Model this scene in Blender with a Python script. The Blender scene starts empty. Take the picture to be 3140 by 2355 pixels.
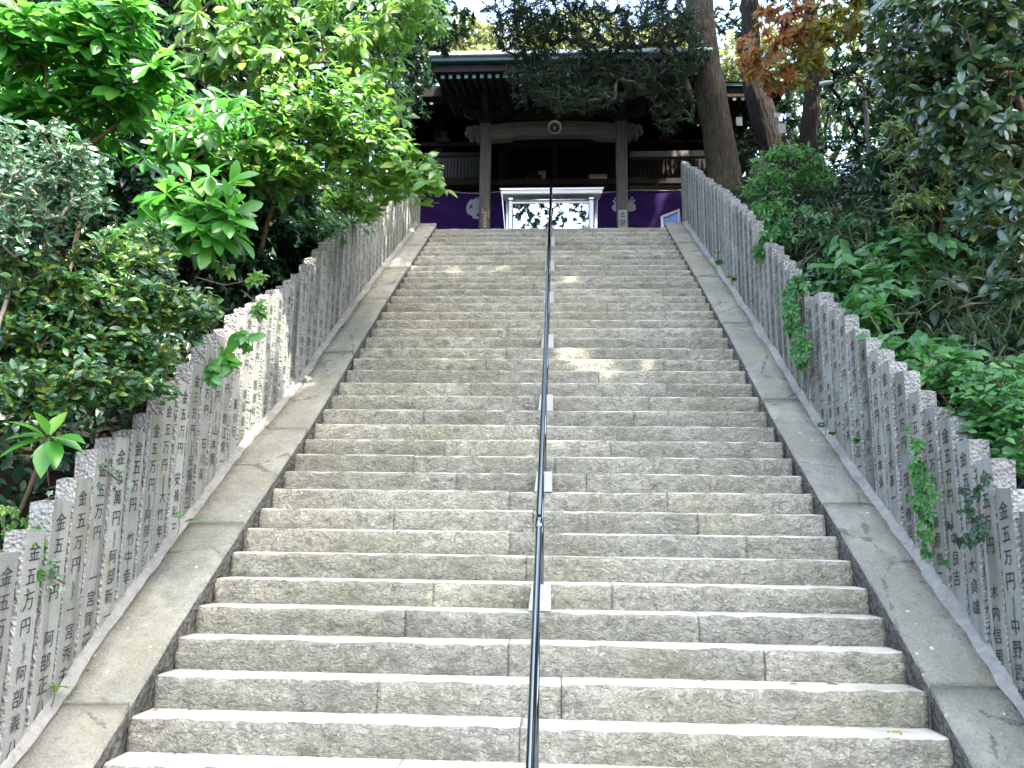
import bpy, bmesh, math, random
import numpy as np
from mathutils import Vector, Matrix, noise

scene = bpy.context.scene
COL = scene.collection
R = math.radians
rng = np.random.default_rng(7)
random.seed(7)

# ------------------------------------------------------------------ camera
F_PX, PITCH, YAW, ROLL = 2558.74, 0.18496, -0.05266, 0.01332     # lens in pixels of the 3140 px wide photograph
CAM = np.array([0.0642, 0.0, 0.9508])
fw = np.array([math.sin(YAW) * math.cos(PITCH), math.cos(YAW) * math.cos(PITCH), math.sin(PITCH)])
_rt = np.array([math.cos(YAW), -math.sin(YAW), 0.0])
_up = np.cross(_rt, fw)
rt = math.cos(ROLL) * _rt + math.sin(ROLL) * _up
up = -math.sin(ROLL) * _rt + math.cos(ROLL) * _up
cd = bpy.data.cameras.new('camera')
cd.sensor_width = 36.0
cd.lens = F_PX / 3140 * 36
cd.clip_start, cd.clip_end = 0.05, 2000
cam = bpy.data.objects.new('camera', cd)
cam.matrix_world = Matrix(((rt[0], up[0], -fw[0], CAM[0]), (rt[1], up[1], -fw[1], CAM[1]), (rt[2], up[2], -fw[2], CAM[2]), (0, 0, 0, 1)))
COL.objects.link(cam)
scene.camera = cam

# ------------------------------------------------------------------ sky, sun, exposure
SUN = Vector((0.34, -0.33, 0.88)).normalized()
world = bpy.data.worlds.new('World')
scene.world = world
world.use_nodes = True
wn = world.node_tree
sky = wn.nodes.new('ShaderNodeTexSky')
sky.sky_type = 'NISHITA'
sky.sun_disc = False
sky.sun_elevation = math.asin(SUN.z)
sky.sun_rotation = math.atan2(SUN.x, SUN.y)
sky.air_density, sky.dust_density, sky.ozone_density = 1.0, 4.0, 0.6
bg = wn.nodes['Background']
bg.inputs['Strength'].default_value = 0.15
wn.links.new(sky.outputs[0], bg.inputs['Color'])
sl = bpy.data.lights.new('sun', 'SUN')
sl.energy, sl.angle, sl.color = 3.0, R(0.53), (1.0, 0.95, 0.86)
so = bpy.data.objects.new('sun', sl)
so.rotation_euler = SUN.to_track_quat('Z', 'Y').to_euler()
so.location = (0, 0, 40)
COL.objects.link(so)
scene.view_settings.view_transform = 'Standard'
scene.view_settings.look = 'None'
scene.view_settings.gamma = 1
scene.view_settings.use_curve_mapping = False
scene.view_settings.exposure = 3.38
scene.cycles.max_bounces = 8
scene.cycles.diffuse_bounces = 4
scene.cycles.glossy_bounces = 3
scene.cycles.transmission_bounces = 4

# ------------------------------------------------------------------ helpers
def at(u, v, y):
    """the point where the sight line through pixel (u, v) of the photograph meets the upright plane at distance y"""
    d = fw + rt * (u - 1570) / F_PX - up * (v - 1177.5) / F_PX
    return CAM + d * (y - CAM[1]) / d[1]

def proj(P):
    d = np.asarray(P) - CAM
    w = d @ fw
    return 1570 + F_PX * (d @ rt) / w, 1177.5 - F_PX * (d @ up) / w, w

def tag(o, label=None, cat=None, group=None, kind=None):
    if label: o['label'] = label
    if cat: o['category'] = cat
    if group: o['group'] = group
    if kind: o['kind'] = kind
    return o

def thing(name, loc, label, cat, group=None):
    o = bpy.data.objects.new(name, None)
    o.empty_display_size = 0.2
    o.location = loc
    COL.objects.link(o)
    o['_w'] = 0
    del o['_w']
    return tag(o, label, cat, group)

def wpos(o):
    p = Vector((0, 0, 0))
    while o is not None:
        p = p + o.location
        o = o.parent
    return p

def link(name, me, parent=None, mats=None):
    """link a mesh whose vertices are in world space; move its origin to the parent's"""
    o = bpy.data.objects.new(name, me)
    COL.objects.link(o)
    if mats:
        for m in (mats if isinstance(mats, (list, tuple)) else [mats]):
            me.materials.append(m)
    if parent is not None:
        o.parent = parent
        me.transform(Matrix.Translation(-wpos(parent)))
    return o

def npmesh(name, V, T, smooth=False, mi=None):
    V = np.ascontiguousarray(V, dtype=np.float32); T = np.ascontiguousarray(T, dtype=np.int32)
    k = T.shape[1]
    me = bpy.data.meshes.new(name)
    me.vertices.add(len(V)); me.vertices.foreach_set('co', V.ravel())
    me.loops.add(T.size); me.loops.foreach_set('vertex_index', T.ravel())
    me.polygons.add(len(T)); me.polygons.foreach_set('loop_start', np.arange(0, T.size, k, dtype=np.int32))
    me.polygons.foreach_set('loop_total', np.full(len(T), k, dtype=np.int32))
    if smooth: me.polygons.foreach_set('use_smooth', np.ones(len(T), dtype=bool))
    if mi is not None: me.polygons.foreach_set('material_index', np.asarray(mi, dtype=np.int32))
    me.update(calc_edges=True)
    return me

class MB:
    """collects faces of one part in world space"""
    def __init__(s): s.v, s.f, s.m = [], [], []
    def add(s, vs, fs, m=0):
        b = len(s.v)
        s.v += [tuple(map(float, p)) for p in vs]
        s.f += [tuple(b + i for i in f) for f in fs]
        s.m += [m] * len(fs)
        return s
    def box(s, x0, x1, y0, y1, z0, z1, m=0):
        return s.add([(x0, y0, z0), (x1, y0, z0), (x1, y1, z0), (x0, y1, z0), (x0, y0, z1), (x1, y0, z1), (x1, y1, z1), (x0, y1, z1)],
                     [(0, 3, 2, 1), (4, 5, 6, 7), (0, 1, 5, 4), (1, 2, 6, 5), (2, 3, 7, 6), (3, 0, 4, 7)], m)
    def bevbox(s, x0, x1, y0, y1, z0, z1, b=0.006, m=0):
        """a box with its upright edges and top edges eased"""
        ring = lambda e, z: [(x0 + e, y0, z), (x1 - e, y0, z), (x1, y0 + e, z), (x1, y1 - e, z), (x1 - e, y1, z), (x0 + e, y1, z), (x0, y1 - e, z), (x0, y0 + e, z)]
        inner = lambda z: [(x0 + 2 * b, y0 + b, z), (x1 - 2 * b, y0 + b, z), (x1 - b, y0 + 2 * b, z), (x1 - b, y1 - 2 * b, z), (x1 - 2 * b, y1 - b, z), (x0 + 2 * b, y1 - b, z), (x0 + b, y1 - 2 * b, z), (x0 + b, y0 + 2 * b, z)]
        vs = inner(z0) + ring(b, z0 + b) + ring(b, z1 - b) + inner(z1)
        fs = [tuple(range(7, -1, -1)), tuple(range(24, 32))]
        for k in range(3):
            for i in range(8):
                j = (i + 1) % 8
                fs.append((k * 8 + i, k * 8 + j, k * 8 + 8 + j, k * 8 + 8 + i))
        return s.add(vs, fs, m)
    def tube(s, pts, rad, n=8, m=0, cap=True):
        pts = [np.array(p, float) for p in pts]
        rad = [rad] * len(pts) if not hasattr(rad, '__len__') else rad
        vs, fs = [], []
        ref = None
        for i, p in enumerate(pts):
            t = pts[min(i + 1, len(pts) - 1)] - pts[max(i - 1, 0)]
            t = t / (np.linalg.norm(t) + 1e-9)
            if ref is None: ref = np.array([1.0, 0, 0]) if abs(t[0]) < .8 else np.array([0, 1.0, 0])
            a = np.cross(t, ref); a /= np.linalg.norm(a) + 1e-9
            b = np.cross(a, t); ref = b
            for k in range(n):
                w = 2 * math.pi * k / n
                vs.append(p + rad[i] * (math.cos(w) * a + math.sin(w) * b))
        for i in range(len(pts) - 1):
            for k in range(n):
                j = (k + 1) % n
                fs.append((i * n + k, i * n + j, i * n + n + j, i * n + n + k))
        if cap:
            fs.append(tuple(range(n - 1, -1, -1))); fs.append(tuple((len(pts) - 1) * n + k for k in range(n)))
        return s.add(vs, fs, m)
    def lathe(s, o, ax, prof, n=28, m=0):
        """turned shape: prof = (distance along ax, radius)"""
        ax = np.array(ax, float); a = np.cross(ax, (0, 0, 1.0)); a /= np.linalg.norm(a); b = np.cross(ax, a); o = np.array(o, float)
        vs = [o + ax * d + r_ * (math.cos(2 * math.pi * k / n) * a + math.sin(2 * math.pi * k / n) * b) for d, r_ in prof for k in range(n)]
        return s.add(vs, [(i * n + k, i * n + (k + 1) % n, i * n + n + (k + 1) % n, i * n + n + k) for i in range(len(prof) - 1) for k in range(n)], m)
    def prism(s, poly, d, m=0):
        """extrude a planar polygon (world points) by vector d"""
        n = len(poly); d = np.array(d, float)
        vs = [np.array(p, float) for p in poly] + [np.array(p, float) + d for p in poly]
        fs = [tuple(range(n - 1, -1, -1)), tuple(range(n, 2 * n))]
        fs += [(i, (i + 1) % n, n + (i + 1) % n, n + i) for i in range(n)]
        return s.add(vs, fs, m)
    def mesh(s, name, smooth=False, fix=True):
        me = bpy.data.meshes.new(name)
        me.from_pydata(s.v, [], s.f)
        for p, k in zip(me.polygons, s.m): p.material_index = k
        if fix:
            bm = bmesh.new(); bm.from_mesh(me); bmesh.ops.recalc_face_normals(bm, faces=bm.faces); bm.to_mesh(me); bm.free()
        if smooth:
            me.polygons.foreach_set('use_smooth', [True] * len(me.polygons))
        me.update()
        return me
    def build(s, name, mats, parent=None, smooth=False, fix=True):
        return link(name, s.mesh(name, smooth, fix), parent, mats)

# ------------------------------------------------------------------ materials
MATS = {}
class NT:
    def __init__(s, name):
        s.m = bpy.data.materials.new(name); s.m.use_nodes = True
        s.t = s.m.node_tree; s.t.nodes.clear()
        s.out = s.n('ShaderNodeOutputMaterial')
    def n(s, typ, **kw):
        q = s.t.nodes.new(typ)
        for k, v in kw.items():
            if k in q.inputs: s.set(q.inputs[k], v)
            else: setattr(q, k, v)
        return q
    def set(s, inp, v):
        if hasattr(v, 'links') or isinstance(v, bpy.types.NodeSocket): s.t.links.new(v, inp)
        else: inp.default_value = (tuple(v) + (1,) if inp.type == 'RGBA' and len(v) == 3 else v)
    def coord(s, kind='Object'): return s.n('ShaderNodeTexCoord').outputs[kind]
    def pos(s): return s.n('ShaderNodeNewGeometry').outputs['Position']
    def noise(s, vec, scale, detail=4, rough=.55, dist=0.0):
        return s.n('ShaderNodeTexNoise', Vector=vec, Scale=scale, Detail=detail, Roughness=rough, Distortion=dist).outputs['Fac']
    def voro(s, vec, scale, feature='F1'):
        q = s.n('ShaderNodeTexVoronoi', feature=feature); s.set(q.inputs['Vector'], vec); q.inputs['Scale'].default_value = scale
        return q.outputs['Distance']
    def mapping(s, vec, scale):
        q = s.n('ShaderNodeMapping'); s.set(q.inputs['Vector'], vec); q.inputs['Scale'].default_value = scale
        return q.outputs[0]
    def ramp(s, fac, stops):
        q = s.n('ShaderNodeValToRGB'); s.set(q.inputs['Fac'], fac)
        e = q.color_ramp.elements
        while len(e) < len(stops): e.new(.5)
        for el, (p, c) in zip(e, stops):
            el.position = p; el.color = tuple(c) + (1,) if len(c) == 3 else c
        return q.outputs['Color']
    def mix(s, fac, a, b, mode='MIX'):
        q = s.n('ShaderNodeMix', data_type='RGBA', blend_type=mode)
        s.set(q.inputs['Factor'], fac); s.set(q.inputs['A'] if False else q.inputs[6], a); s.set(q.inputs[7], b)
        return q.outputs[2]
    def math(s, op, a, b=0.0):
        q = s.n('ShaderNodeMath', operation=op); s.set(q.inputs[0], a); s.set(q.inputs[1], b)
        return q.outputs[0]
    def bump(s, h, strength=.5, dist=.02, normal=None):
        q = s.n('ShaderNodeBump', Height=h, Strength=strength, Distance=dist)
        if normal is not None: s.set(q.inputs['Normal'], normal)
        return q.outputs[0]
    def pbsdf(s, color, rough=.8, normal=None, metal=0.0, spec=.4):
        q = s.n('ShaderNodeBsdfPrincipled')
        s.set(q.inputs['Base Color'], color); s.set(q.inputs['Roughness'], rough); s.set(q.inputs['Metallic'], metal)
        s.set(q.inputs['Specular IOR Level'], spec)
        if normal is not None: s.set(q.inputs['Normal'], normal)
        return q.outputs[0]
    def done(s, sh):
        s.t.links.new(sh, s.out.inputs['Surface']); return s.m

BW = lambda a, b: [(a, (0, 0, 0)), (b, (1, 1, 1))]

def mat_step():
    t = NT('hewn_step_stone'); p = t.pos()
    objr = t.n('ShaderNodeObjectInfo').outputs['Random']
    big = t.noise(p, 1.1, 3); mid = t.noise(p, 9, 5, .65); fine = t.noise(p, 55, 6, .7)
    chis = t.noise(t.mapping(p, (1, 1, 1.5)), 20, 4, .62, 1.4)
    c = t.ramp(mid, [(.28, (.22, .218, .18)), (.5, (.35, .345, .288)), (.72, (.47, .462, .385))])
    c = t.mix(t.math('MULTIPLY', t.ramp(t.noise(p, 34, 5, .72, 1.0), BW(.5, .62)), .75), c, (.62, .60, .49))
    c = t.mix(t.math('MULTIPLY', t.ramp(chis, BW(.54, .63)), .65), c, (.13, .128, .112))
    c = t.mix(t.math('MULTIPLY', t.ramp(big, BW(.44, .68)), .45), c, (.19, .19, .10))      # thin moss and lichen
    stain = t.noise(p, 2.7, 4, .6)
    c = t.mix(t.math('MULTIPLY', t.ramp(stain, BW(.55, .75)), .45), c, (.10, .10, .095))
    c = t.mix(.75, c, t.mix(objr, (.60, .605, .58), (1, .985, .90)), 'MULTIPLY')
    c = t.mix(.15, c, (.33, .32, .28))
    h = t.math('ADD', t.math('MULTIPLY', chis, 1.0), t.math('MULTIPLY', fine, .35))
    return t.done(t.pbsdf(c, .9, t.bump(h, 1.0, .06), spec=.2))

def mat_step_tread():
    t = NT('worn_tread_stone'); p = t.pos()
    objr = t.n('ShaderNodeObjectInfo').outputs['Random']
    big = t.noise(p, 1.1, 3); mid = t.noise(p, 5, 5, .6); fine = t.noise(p, 90, 4, .7)
    c = t.ramp(mid, [(.3, (.33, .328, .285)), (.6, (.45, .447, .39)), (.8, (.52, .517, .455))])
    c = t.mix(t.math('MULTIPLY', t.ramp(big, BW(.46, .72)), .4), c, (.25, .25, .15))
    c = t.mix(t.math('MULTIPLY', t.ramp(fine, BW(.5, .75)), .3), c, (.2, .195, .18))
    c = t.mix(.5, c, t.mix(objr, (.68, .68, .65), (1, .99, .94)), 'MULTIPLY')
    c = t.mix(t.math('MULTIPLY', t.ramp(t.noise(p, 3.3, 5, .7, .8), BW(.52, .68)), .5), c, (.2, .195, .165))
    return t.done(t.pbsdf(c, .9, t.bump(fine, .35, .006), spec=.2))

def mat_border():
    t = NT('border_stone'); p = t.pos()
    big = t.noise(p, 1.5, 4, .6); mid = t.noise(p, 6, 5, .65); fine = t.noise(p, 70, 5, .7); sp = t.voro(p, 11)
    c = t.ramp(mid, [(.3, (.16, .163, .132)), (.55, (.255, .258, .208)), (.75, (.345, .346, .278))])
    c = t.mix(t.math('MULTIPLY', t.ramp(big, BW(.45, .68)), .6), c, (.115, .114, .102))
    c = t.mix(t.math('MULTIPLY', t.ramp(t.noise(p, 26, 5, .75), BW(.54, .64)), .5), c, (.10, .10, .09))
    c = t.mix(t.math('MULTIPLY', t.ramp(t.noise(p, 2.3, 3), BW(.47, .68)), .42), c, (.21, .208, .125))
    vq = t.n('ShaderNodeTexVoronoi', feature='DISTANCE_TO_EDGE'); t.set(vq.inputs['Vector'], t.n('ShaderNodeMix', data_type='VECTOR', Factor=.12).outputs[1] if False else p); vq.inputs['Scale'].default_value = .9
    crack = t.ramp(t.math('ADD', vq.outputs['Distance'], t.math('MULTIPLY', t.math('SUBTRACT', t.noise(p, 7, 4, .7), .5), .12)), [(.0, (1, 1, 1)), (.008, (0, 0, 0))])
    c = t.mix(t.math('MULTIPLY', crack, .6), c, (.05, .05, .042))
    gate = t.ramp(t.noise(p, 1.3, 2), BW(.5, .56))
    spots = t.math('MULTIPLY', t.ramp(t.math('ADD', sp, t.math('MULTIPLY', t.noise(p, 25, 2), .14)), [(.15, (1, 1, 1)), (.19, (0, 0, 0))]), gate)
    c = t.mix(t.math('MULTIPLY', spots, .8), c, (.62, .62, .58))                         # pale lichen
    c = t.mix(t.math('MULTIPLY', t.ramp(fine, BW(.45, .75)), .4), c, (.42, .41, .37))
    return t.done(t.pbsdf(c, .9, t.bump(t.math('ADD', fine, t.noise(p, 26, 4, .7)), .9, .02), spec=.2))

def mat_rough(name, a, b, sc=22, strength=1.0, dist=.03):
    t = NT(name); p = t.pos()
    n1 = t.noise(p, sc, 5, .7, .8); n2 = t.voro(p, sc * 1.3); n3 = t.noise(p, 3, 3)
    c = t.ramp(n1, [(.3, a), (.7, b)])
    c = t.mix(t.math('MULTIPLY', t.ramp(n3, BW(.45, .7)), .5), c, tuple(x * .6 for x in a))
    return t.done(t.pbsdf(c, .92, t.bump(t.math('ADD', n1, n2), strength, dist), spec=.15))

def mat_pillar_face():
    t = NT('sawn_granite'); p = t.pos()
    objr = t.n('ShaderNodeObjectInfo').outputs['Random']
    st = t.noise(t.mapping(p, (9, 9, .8)), 1.0, 4, .65); sp = t.noise(p, 160, 3, .7); mid = t.noise(p, 4, 4, .6)
    c = t.ramp(sp, [(.35, (.18, .185, .168)), (.6, (.30, .305, .28)), (.78, (.40, .404, .37))])
    c = t.mix(t.math('MULTIPLY', t.ramp(st, BW(.48, .66)), .75), c, (.09, .09, .08))
    c = t.mix(t.math('MULTIPLY', t.ramp(mid, BW(.50, .68)), .5), c, (.15, .16, .08))
    c = t.mix(.9, c, t.mix(objr, (.60, .605, .57), (1.08, 1.08, 1.05)), 'MULTIPLY')
    return t.done(t.pbsdf(c, .85, t.bump(t.math('ADD', sp, st), .3, .006), spec=.25))

def mat_wood(name, a, b, sc=(14, 14, 1.2), strength=.4):
    t = NT(name); p = t.pos()
    g = t.noise(t.mapping(p, sc), 1.6, 6, .7, .5); g2 = t.noise(t.mapping(p, tuple(3 * x for x in sc)), 2.0, 3, .7)
    c = t.ramp(g, [(.3, a), (.7, b)])
    c = t.mix(t.math('MULTIPLY', t.ramp(g2, BW(.52, .68)), .5), c, tuple(x * .5 for x in a))
    return t.done(t.pbsdf(c, .85, t.bump(t.math('ADD', g, g2), strength, .01), spec=.2))

def mat_plain(name, col, rough=.6, metal=0.0, var=.25, sc=8, spec=.4):
    t = NT(name); p = t.pos()
    n1 = t.noise(p, sc, 4, .6)
    c = t.mix(n1, tuple(x * (1 - var) for x in col), tuple(min(1, x * (1 + var)) for x in col))
    return t.done(t.pbsdf(c, t.math('ADD', t.math('MULTIPLY', n1, .15), rough - .07), t.bump(t.noise(p, sc * 6, 3), .08, .004), metal, spec))

def mat_bark(name, a, b, sc=1.0, strength=1.0):
    t = NT(name); p = t.pos()
    g = t.noise(t.mapping(p, (14 * sc, 14 * sc, 2.6 * sc)), 1.4, 6, .7, 1.0); v = t.voro(t.mapping(p, (18 * sc, 18 * sc, 4 * sc)), 1.0)
    n2 = t.noise(p, 2.4, 4, .6)
    c = t.ramp(g, [(.3, a), (.68, b)])
    c = t.mix(t.math('MULTIPLY', t.ramp(n2, BW(.5, .7)), .55), c, (b[0] * 1.25, b[1] * 1.2, b[2] * .8))
    return t.done(t.pbsdf(c, .92, t.bump(t.math('ADD', g, v), strength, .05), spec=.15))

def mat_leaf(name, stops, trans, tw=.35, rough=.38, spec=.5):
    """leaf: colour picked leaf by leaf, light passes through"""
    t = NT(name); g = t.n('ShaderNodeNewGeometry')
    r = t.math('FRACT', t.math('ADD', g.outputs['Random Per Island'], t.n('ShaderNodeObjectInfo').outputs['Random']))
    c = t.ramp(r, stops)
    p = g.outputs['Position']
    n1 = t.noise(p, 40, 2)
    c = t.mix(t.math('MULTIPLY', n1, .3), c, tuple(x * .55 for x in stops[0][1]))
    tc = t.mix(.5, c, trans, 'MIX')
    a = t.pbsdf(c, rough, None, 0.0, spec)
    tr = t.n('ShaderNodeBsdfTranslucent', Color=tc).outputs[0]
    mx = t.n('ShaderNodeMixShader', Fac=tw)
    t.t.links.new(a, mx.inputs[1]); t.t.links.new(tr, mx.inputs[2])
    return t.done(mx.outputs[0])

def mat_soil():
    t = NT('leaf_litter_soil'); p = t.pos()
    n1 = t.noise(p, 18, 6, .7); v = t.voro(p, 26); n3 = t.noise(p, 1.2, 3)
    c = t.ramp(n1, [(.3, (.008, .007, .005)), (.55, (.018, .015, .01)), (.75, (.042, .033, .02))])
    c = t.mix(t.math('MULTIPLY', t.ramp(n3, BW(.5, .7)), .6), c, (.03, .04, .012))
    return t.done(t.pbsdf(c, .95, t.bump(t.math('ADD', n1, v), 1.0, .05), spec=.1))

def mat_paving():
    t = NT('court_paving'); p = t.pos()
    n1 = t.noise(p, 6, 5, .65); n2 = t.noise(p, 60, 4)
    c = t.ramp(n1, [(.3, (.10, .098, .088)), (.7, (.18, .175, .157))])
    return t.done(t.pbsdf(c, .9, t.bump(t.math('ADD', n1, n2), .4, .01), spec=.2))

M = dict(
    step=mat_step(), tread=mat_step_tread(), border=mat_border(),
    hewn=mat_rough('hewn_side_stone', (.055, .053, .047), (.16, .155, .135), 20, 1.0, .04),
    pface=mat_pillar_face(), prough=mat_rough('split_granite', (.20, .202, .19), (.42, .42, .395), 34, 1.0, .03),
    mortar=mat_rough('old_mortar', (.16, .16, .145), (.25, .248, .225), 14, .7, .02),
    soil=mat_soil(), paving=mat_paving(),
    wood=mat_wood('weathered_grey_wood', (.065, .060, .056), (.145, .134, .127)),
    beamwood=mat_wood('weathered_beam_wood', (.075, .068, .063), (.15, .137, .127), (1.2, 14, 14)),
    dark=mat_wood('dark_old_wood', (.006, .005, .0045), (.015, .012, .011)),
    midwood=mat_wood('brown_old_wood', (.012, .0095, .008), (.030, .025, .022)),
    pale=mat_wood('pale_board_wood', (.04, .039, .036), (.075, .072, .067)),
    orange=mat_wood('orange_board_wood', (.20, .09, .04), (.30, .15, .07)),
    teal=mat_plain('verdigris_copper', (.028, .07, .076), .6, 0.0, .3, 5),
    roofedge=mat_plain('roof_edge_metal', (.55, .60, .60), .45, 0.0, .15, 3),
    steel=mat_plain('stainless_steel', (.62, .63, .64), .25, 1.0, .08, 4),
    white=mat_plain('white_painted_metal', (.75, .75, .74), .4, 0.0, .06, 3),
    plaster=mat_plain('white_plaster', (.31, .31, .295), .8, 0.0, .15, 10),
    black=mat_plain('black_lacquer', (.012, .012, .014), .3),
    gold=mat_plain('gold_paint', (.62, .40, .10), .45, 0.0, .1),
    paper=mat_plain('white_paper', (.30, .31, .30), .8, 0.0, .06),
    horn=mat_plain('grey_horn_paint', (.36, .35, .33), .5, 0.0, .12),
    red=mat_plain('red_lamp_paint', (.6, .02, .015), .4),
    pole=mat_plain('brown_pole_paint', (.07, .055, .05), .45),
    lamp=mat_plain('pale_lamp_glass', (.42, .50, .50), .3),
    straw=mat_plain('straw_rope', (.33, .30, .24), .85),
    bluegloss=mat_plain('blue_printed_card', (.10, .17, .38), .35, 0, .5, 9),
    bark=mat_bark('furrowed_bark', (.017, .0145, .011), (.085, .073, .053)),
    bark2=mat_bark('dark_bark', (.008, .0065, .0055), (.026, .02, .016)),
    twig=mat_bark('brown_twig_bark', (.06, .042, .028), (.17, .12, .075), 3, .5),
    greytwig=mat_bark('grey_twig_bark', (.045, .04, .032), (.15, .14, .115), 3, .5),
    paletwig=mat_bark('pale_twig_bark', (.22, .18, .13), (.42, .36, .27), 3, .5),
    greystem=mat_bark('green_stem', (.05, .06, .02), (.12, .13, .05), 3, .4),
)
# rail: dark glossy stainless pipe
def mat_rail():
    t = NT('polished_rail_steel'); p = t.pos()
    n1 = t.noise(p, 12, 3)
    return t.done(t.pbsdf((.17, .20, .20), t.math('ADD', t.math('MULTIPLY', n1, .08), .08), None, 1.0))
M['rail'] = mat_rail()
def mat_mirror():
    t = NT('mirror_steel_pane'); p = t.pos()
    return t.done(t.pbsdf((.60, .63, .66), t.math('ADD', t.math('MULTIPLY', t.noise(p, 3, 2), .02), .005), t.bump(t.noise(p, 2.5, 2), .05, .01), 1.0))
M['mirror'] = mat_mirror()
def mat_ink():
    t = NT('worn_inscription_paint'); p = t.pos()
    c = t.ramp(t.noise(p, 26, 5, .7), [(.5, (.022, .022, .022)), (.62, (.05, .05, .048)), (.76, (.2, .2, .19))])
    return t.done(t.pbsdf(c, .8, spec=.2))
M['ink'] = mat_ink()
def mat_curtain():
    t = NT('purple_cloth'); p = t.pos()
    w = t.noise(t.mapping(p, (300, 300, 300)), 1.0, 2); n1 = t.noise(p, 3, 3)
    c = t.mix(n1, (.013, .003, .043), (.023, .006, .075))
    return t.done(t.pbsdf(c, .85, t.bump(w, .2, .003), spec=.15))
M['curtain'] = mat_curtain()
M['crest'] = mat_plain('white_crest_print', (.24, .255, .285), .85, 0, .05)
G = lambda r, g, b: (r, g, b)
M['l_bright'] = mat_leaf('bright_green_leaf', [(0, G(.028, .13, .02)), (.5, G(.048, .20, .028)), (.85, G(.075, .26, .034)), (1, G(.16, .32, .045))], (.13, .46, .04), .45, .3, .5)
M['l_hang'] = mat_leaf('yellow_green_leaf', [(0, G(.042, .14, .024)), (.45, G(.075, .21, .03)), (.8, G(.125, .26, .04)), (1, G(.22, .28, .05))], (.2, .44, .05), .45, .32, .5)
M['l_grey'] = mat_leaf('grey_green_leaf', [(0, G(.026, .08, .036)), (.5, G(.055, .14, .062)), (1, G(.12, .22, .10))], (.08, .17, .08), .2, .22, .9)
M['l_tip'] = mat_leaf('small_tipped_leaf', [(0, G(.017, .068, .028)), (.45, G(.03, .115, .038)), (.7, G(.055, .165, .035)), (.9, G(.14, .24, .035)), (1, G(.34, .35, .04))], (.14, .3, .03), .3, .3, .7)
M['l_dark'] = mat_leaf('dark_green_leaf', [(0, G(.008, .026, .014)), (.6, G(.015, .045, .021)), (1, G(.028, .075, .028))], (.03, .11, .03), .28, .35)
M['l_blue'] = mat_leaf('blue_green_glossy_leaf', [(0, G(.022, .058, .034)), (.5, G(.04, .095, .048)), (.8, G(.07, .14, .05)), (1, G(.17, .20, .04))], (.18, .28, .05), .25, .24, .9)
M['l_whorl'] = mat_leaf('pale_whorl_leaf', [(0, G(.04, .10, .028)), (.5, G(.08, .16, .03)), (.85, G(.14, .22, .04)), (1, G(.24, .25, .05))], (.26, .3, .05), .35, .38)
M['l_maple'] = mat_leaf('maple_orange_leaf', [(0, G(.30, .075, .045)), (.35, G(.36, .13, .05)), (.65, G(.34, .20, .045)), (.85, G(.24, .22, .04)), (1, G(.12, .18, .035))], (.55, .28, .06), .5, .5)
M['l_maple2'] = mat_leaf('maple_olive_leaf', [(0, G(.32, .20, .03)), (.5, G(.24, .23, .03)), (1, G(.11, .18, .03))], (.45, .38, .05), .5, .5)
M['l_shade'] = mat_leaf('shade_broad_leaf', [(0, G(.03, .11, .03)), (.5, G(.052, .18, .042)), (1, G(.09, .26, .055))], (.1, .42, .06), .4, .36)
M['l_far'] = mat_leaf('far_sunlit_leaf', [(0, G(.08, .12, .045)), (.5, G(.15, .19, .06)), (1, G(.26, .26, .09))], (.3, .34, .1), .4, .5)
M['l_dry'] = mat_leaf('bamboo_grass_leaf', [(0, G(.02, .06, .02)), (.7, G(.04, .10, .03)), (.85, G(.10, .10, .045)), (1, G(.2, .165, .09))], (.12, .16, .05), .3, .5)
M['l_fallen'] = mat_leaf('fallen_yellow_leaf', [(0, G(.55, .42, .03)), (1, G(.45, .3, .04))], (.5, .4, .04), .2, .6)
M['l_brown'] = mat_leaf('fallen_brown_leaf', [(0, G(.16, .08, .04)), (1, G(.24, .13, .06))], (.2, .1, .05), .15, .7)

# ------------------------------------------------------------------ profile of the stairs
RISE, GO, Y0, NTOP = 0.17, 0.2473, 4.6272, 37
DZ = np.array([-.015, -.003, .008, .008, 0, -.003, -.012, -.022, -.03, -.035, -.042, -.046, -.049, -.045, -.034, -.024, -.016, -.005, .005, .014, .017, .021, .027, .03, .031, .033, .034, .031, .027, .021, .015, .01, .008, .005, .004, .004, .005, .008])
def S(y):
    i = (y - Y0) / GO
    return RISE * i + float(np.interp(i, np.arange(38), DZ))
ZLAND, ZFORE = S(Y0 + GO * NTOP), RISE * -4
YTOP, YBOT = Y0 + GO * NTOP, Y0 - GO * 4
Gr = lambda y: min(max(S(y), ZFORE), ZLAND)
xl = lambda y: float(np.interp(y, [4.6, 6.6, 13.8], [-2.215, -2.19, -2.06]))
xr = lambda y: float(np.interp(y, [4.6, 6.6, 13.8], [2.09, 2.06, 1.975]))
xlo = lambda y: float(np.interp(y, [4.4, 7, 8.2, 14], [-2.61, -2.63, -2.53, -2.385]))    # outer edges of the borders
xro = lambda y: float(np.interp(y, [4.4, 6.7, 14], [2.49, 2.43, 2.305]))
xlf = lambda y: xlo(y) - .042                                                              # faces of the fences
xrf = lambda y: xro(y) + .04

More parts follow.
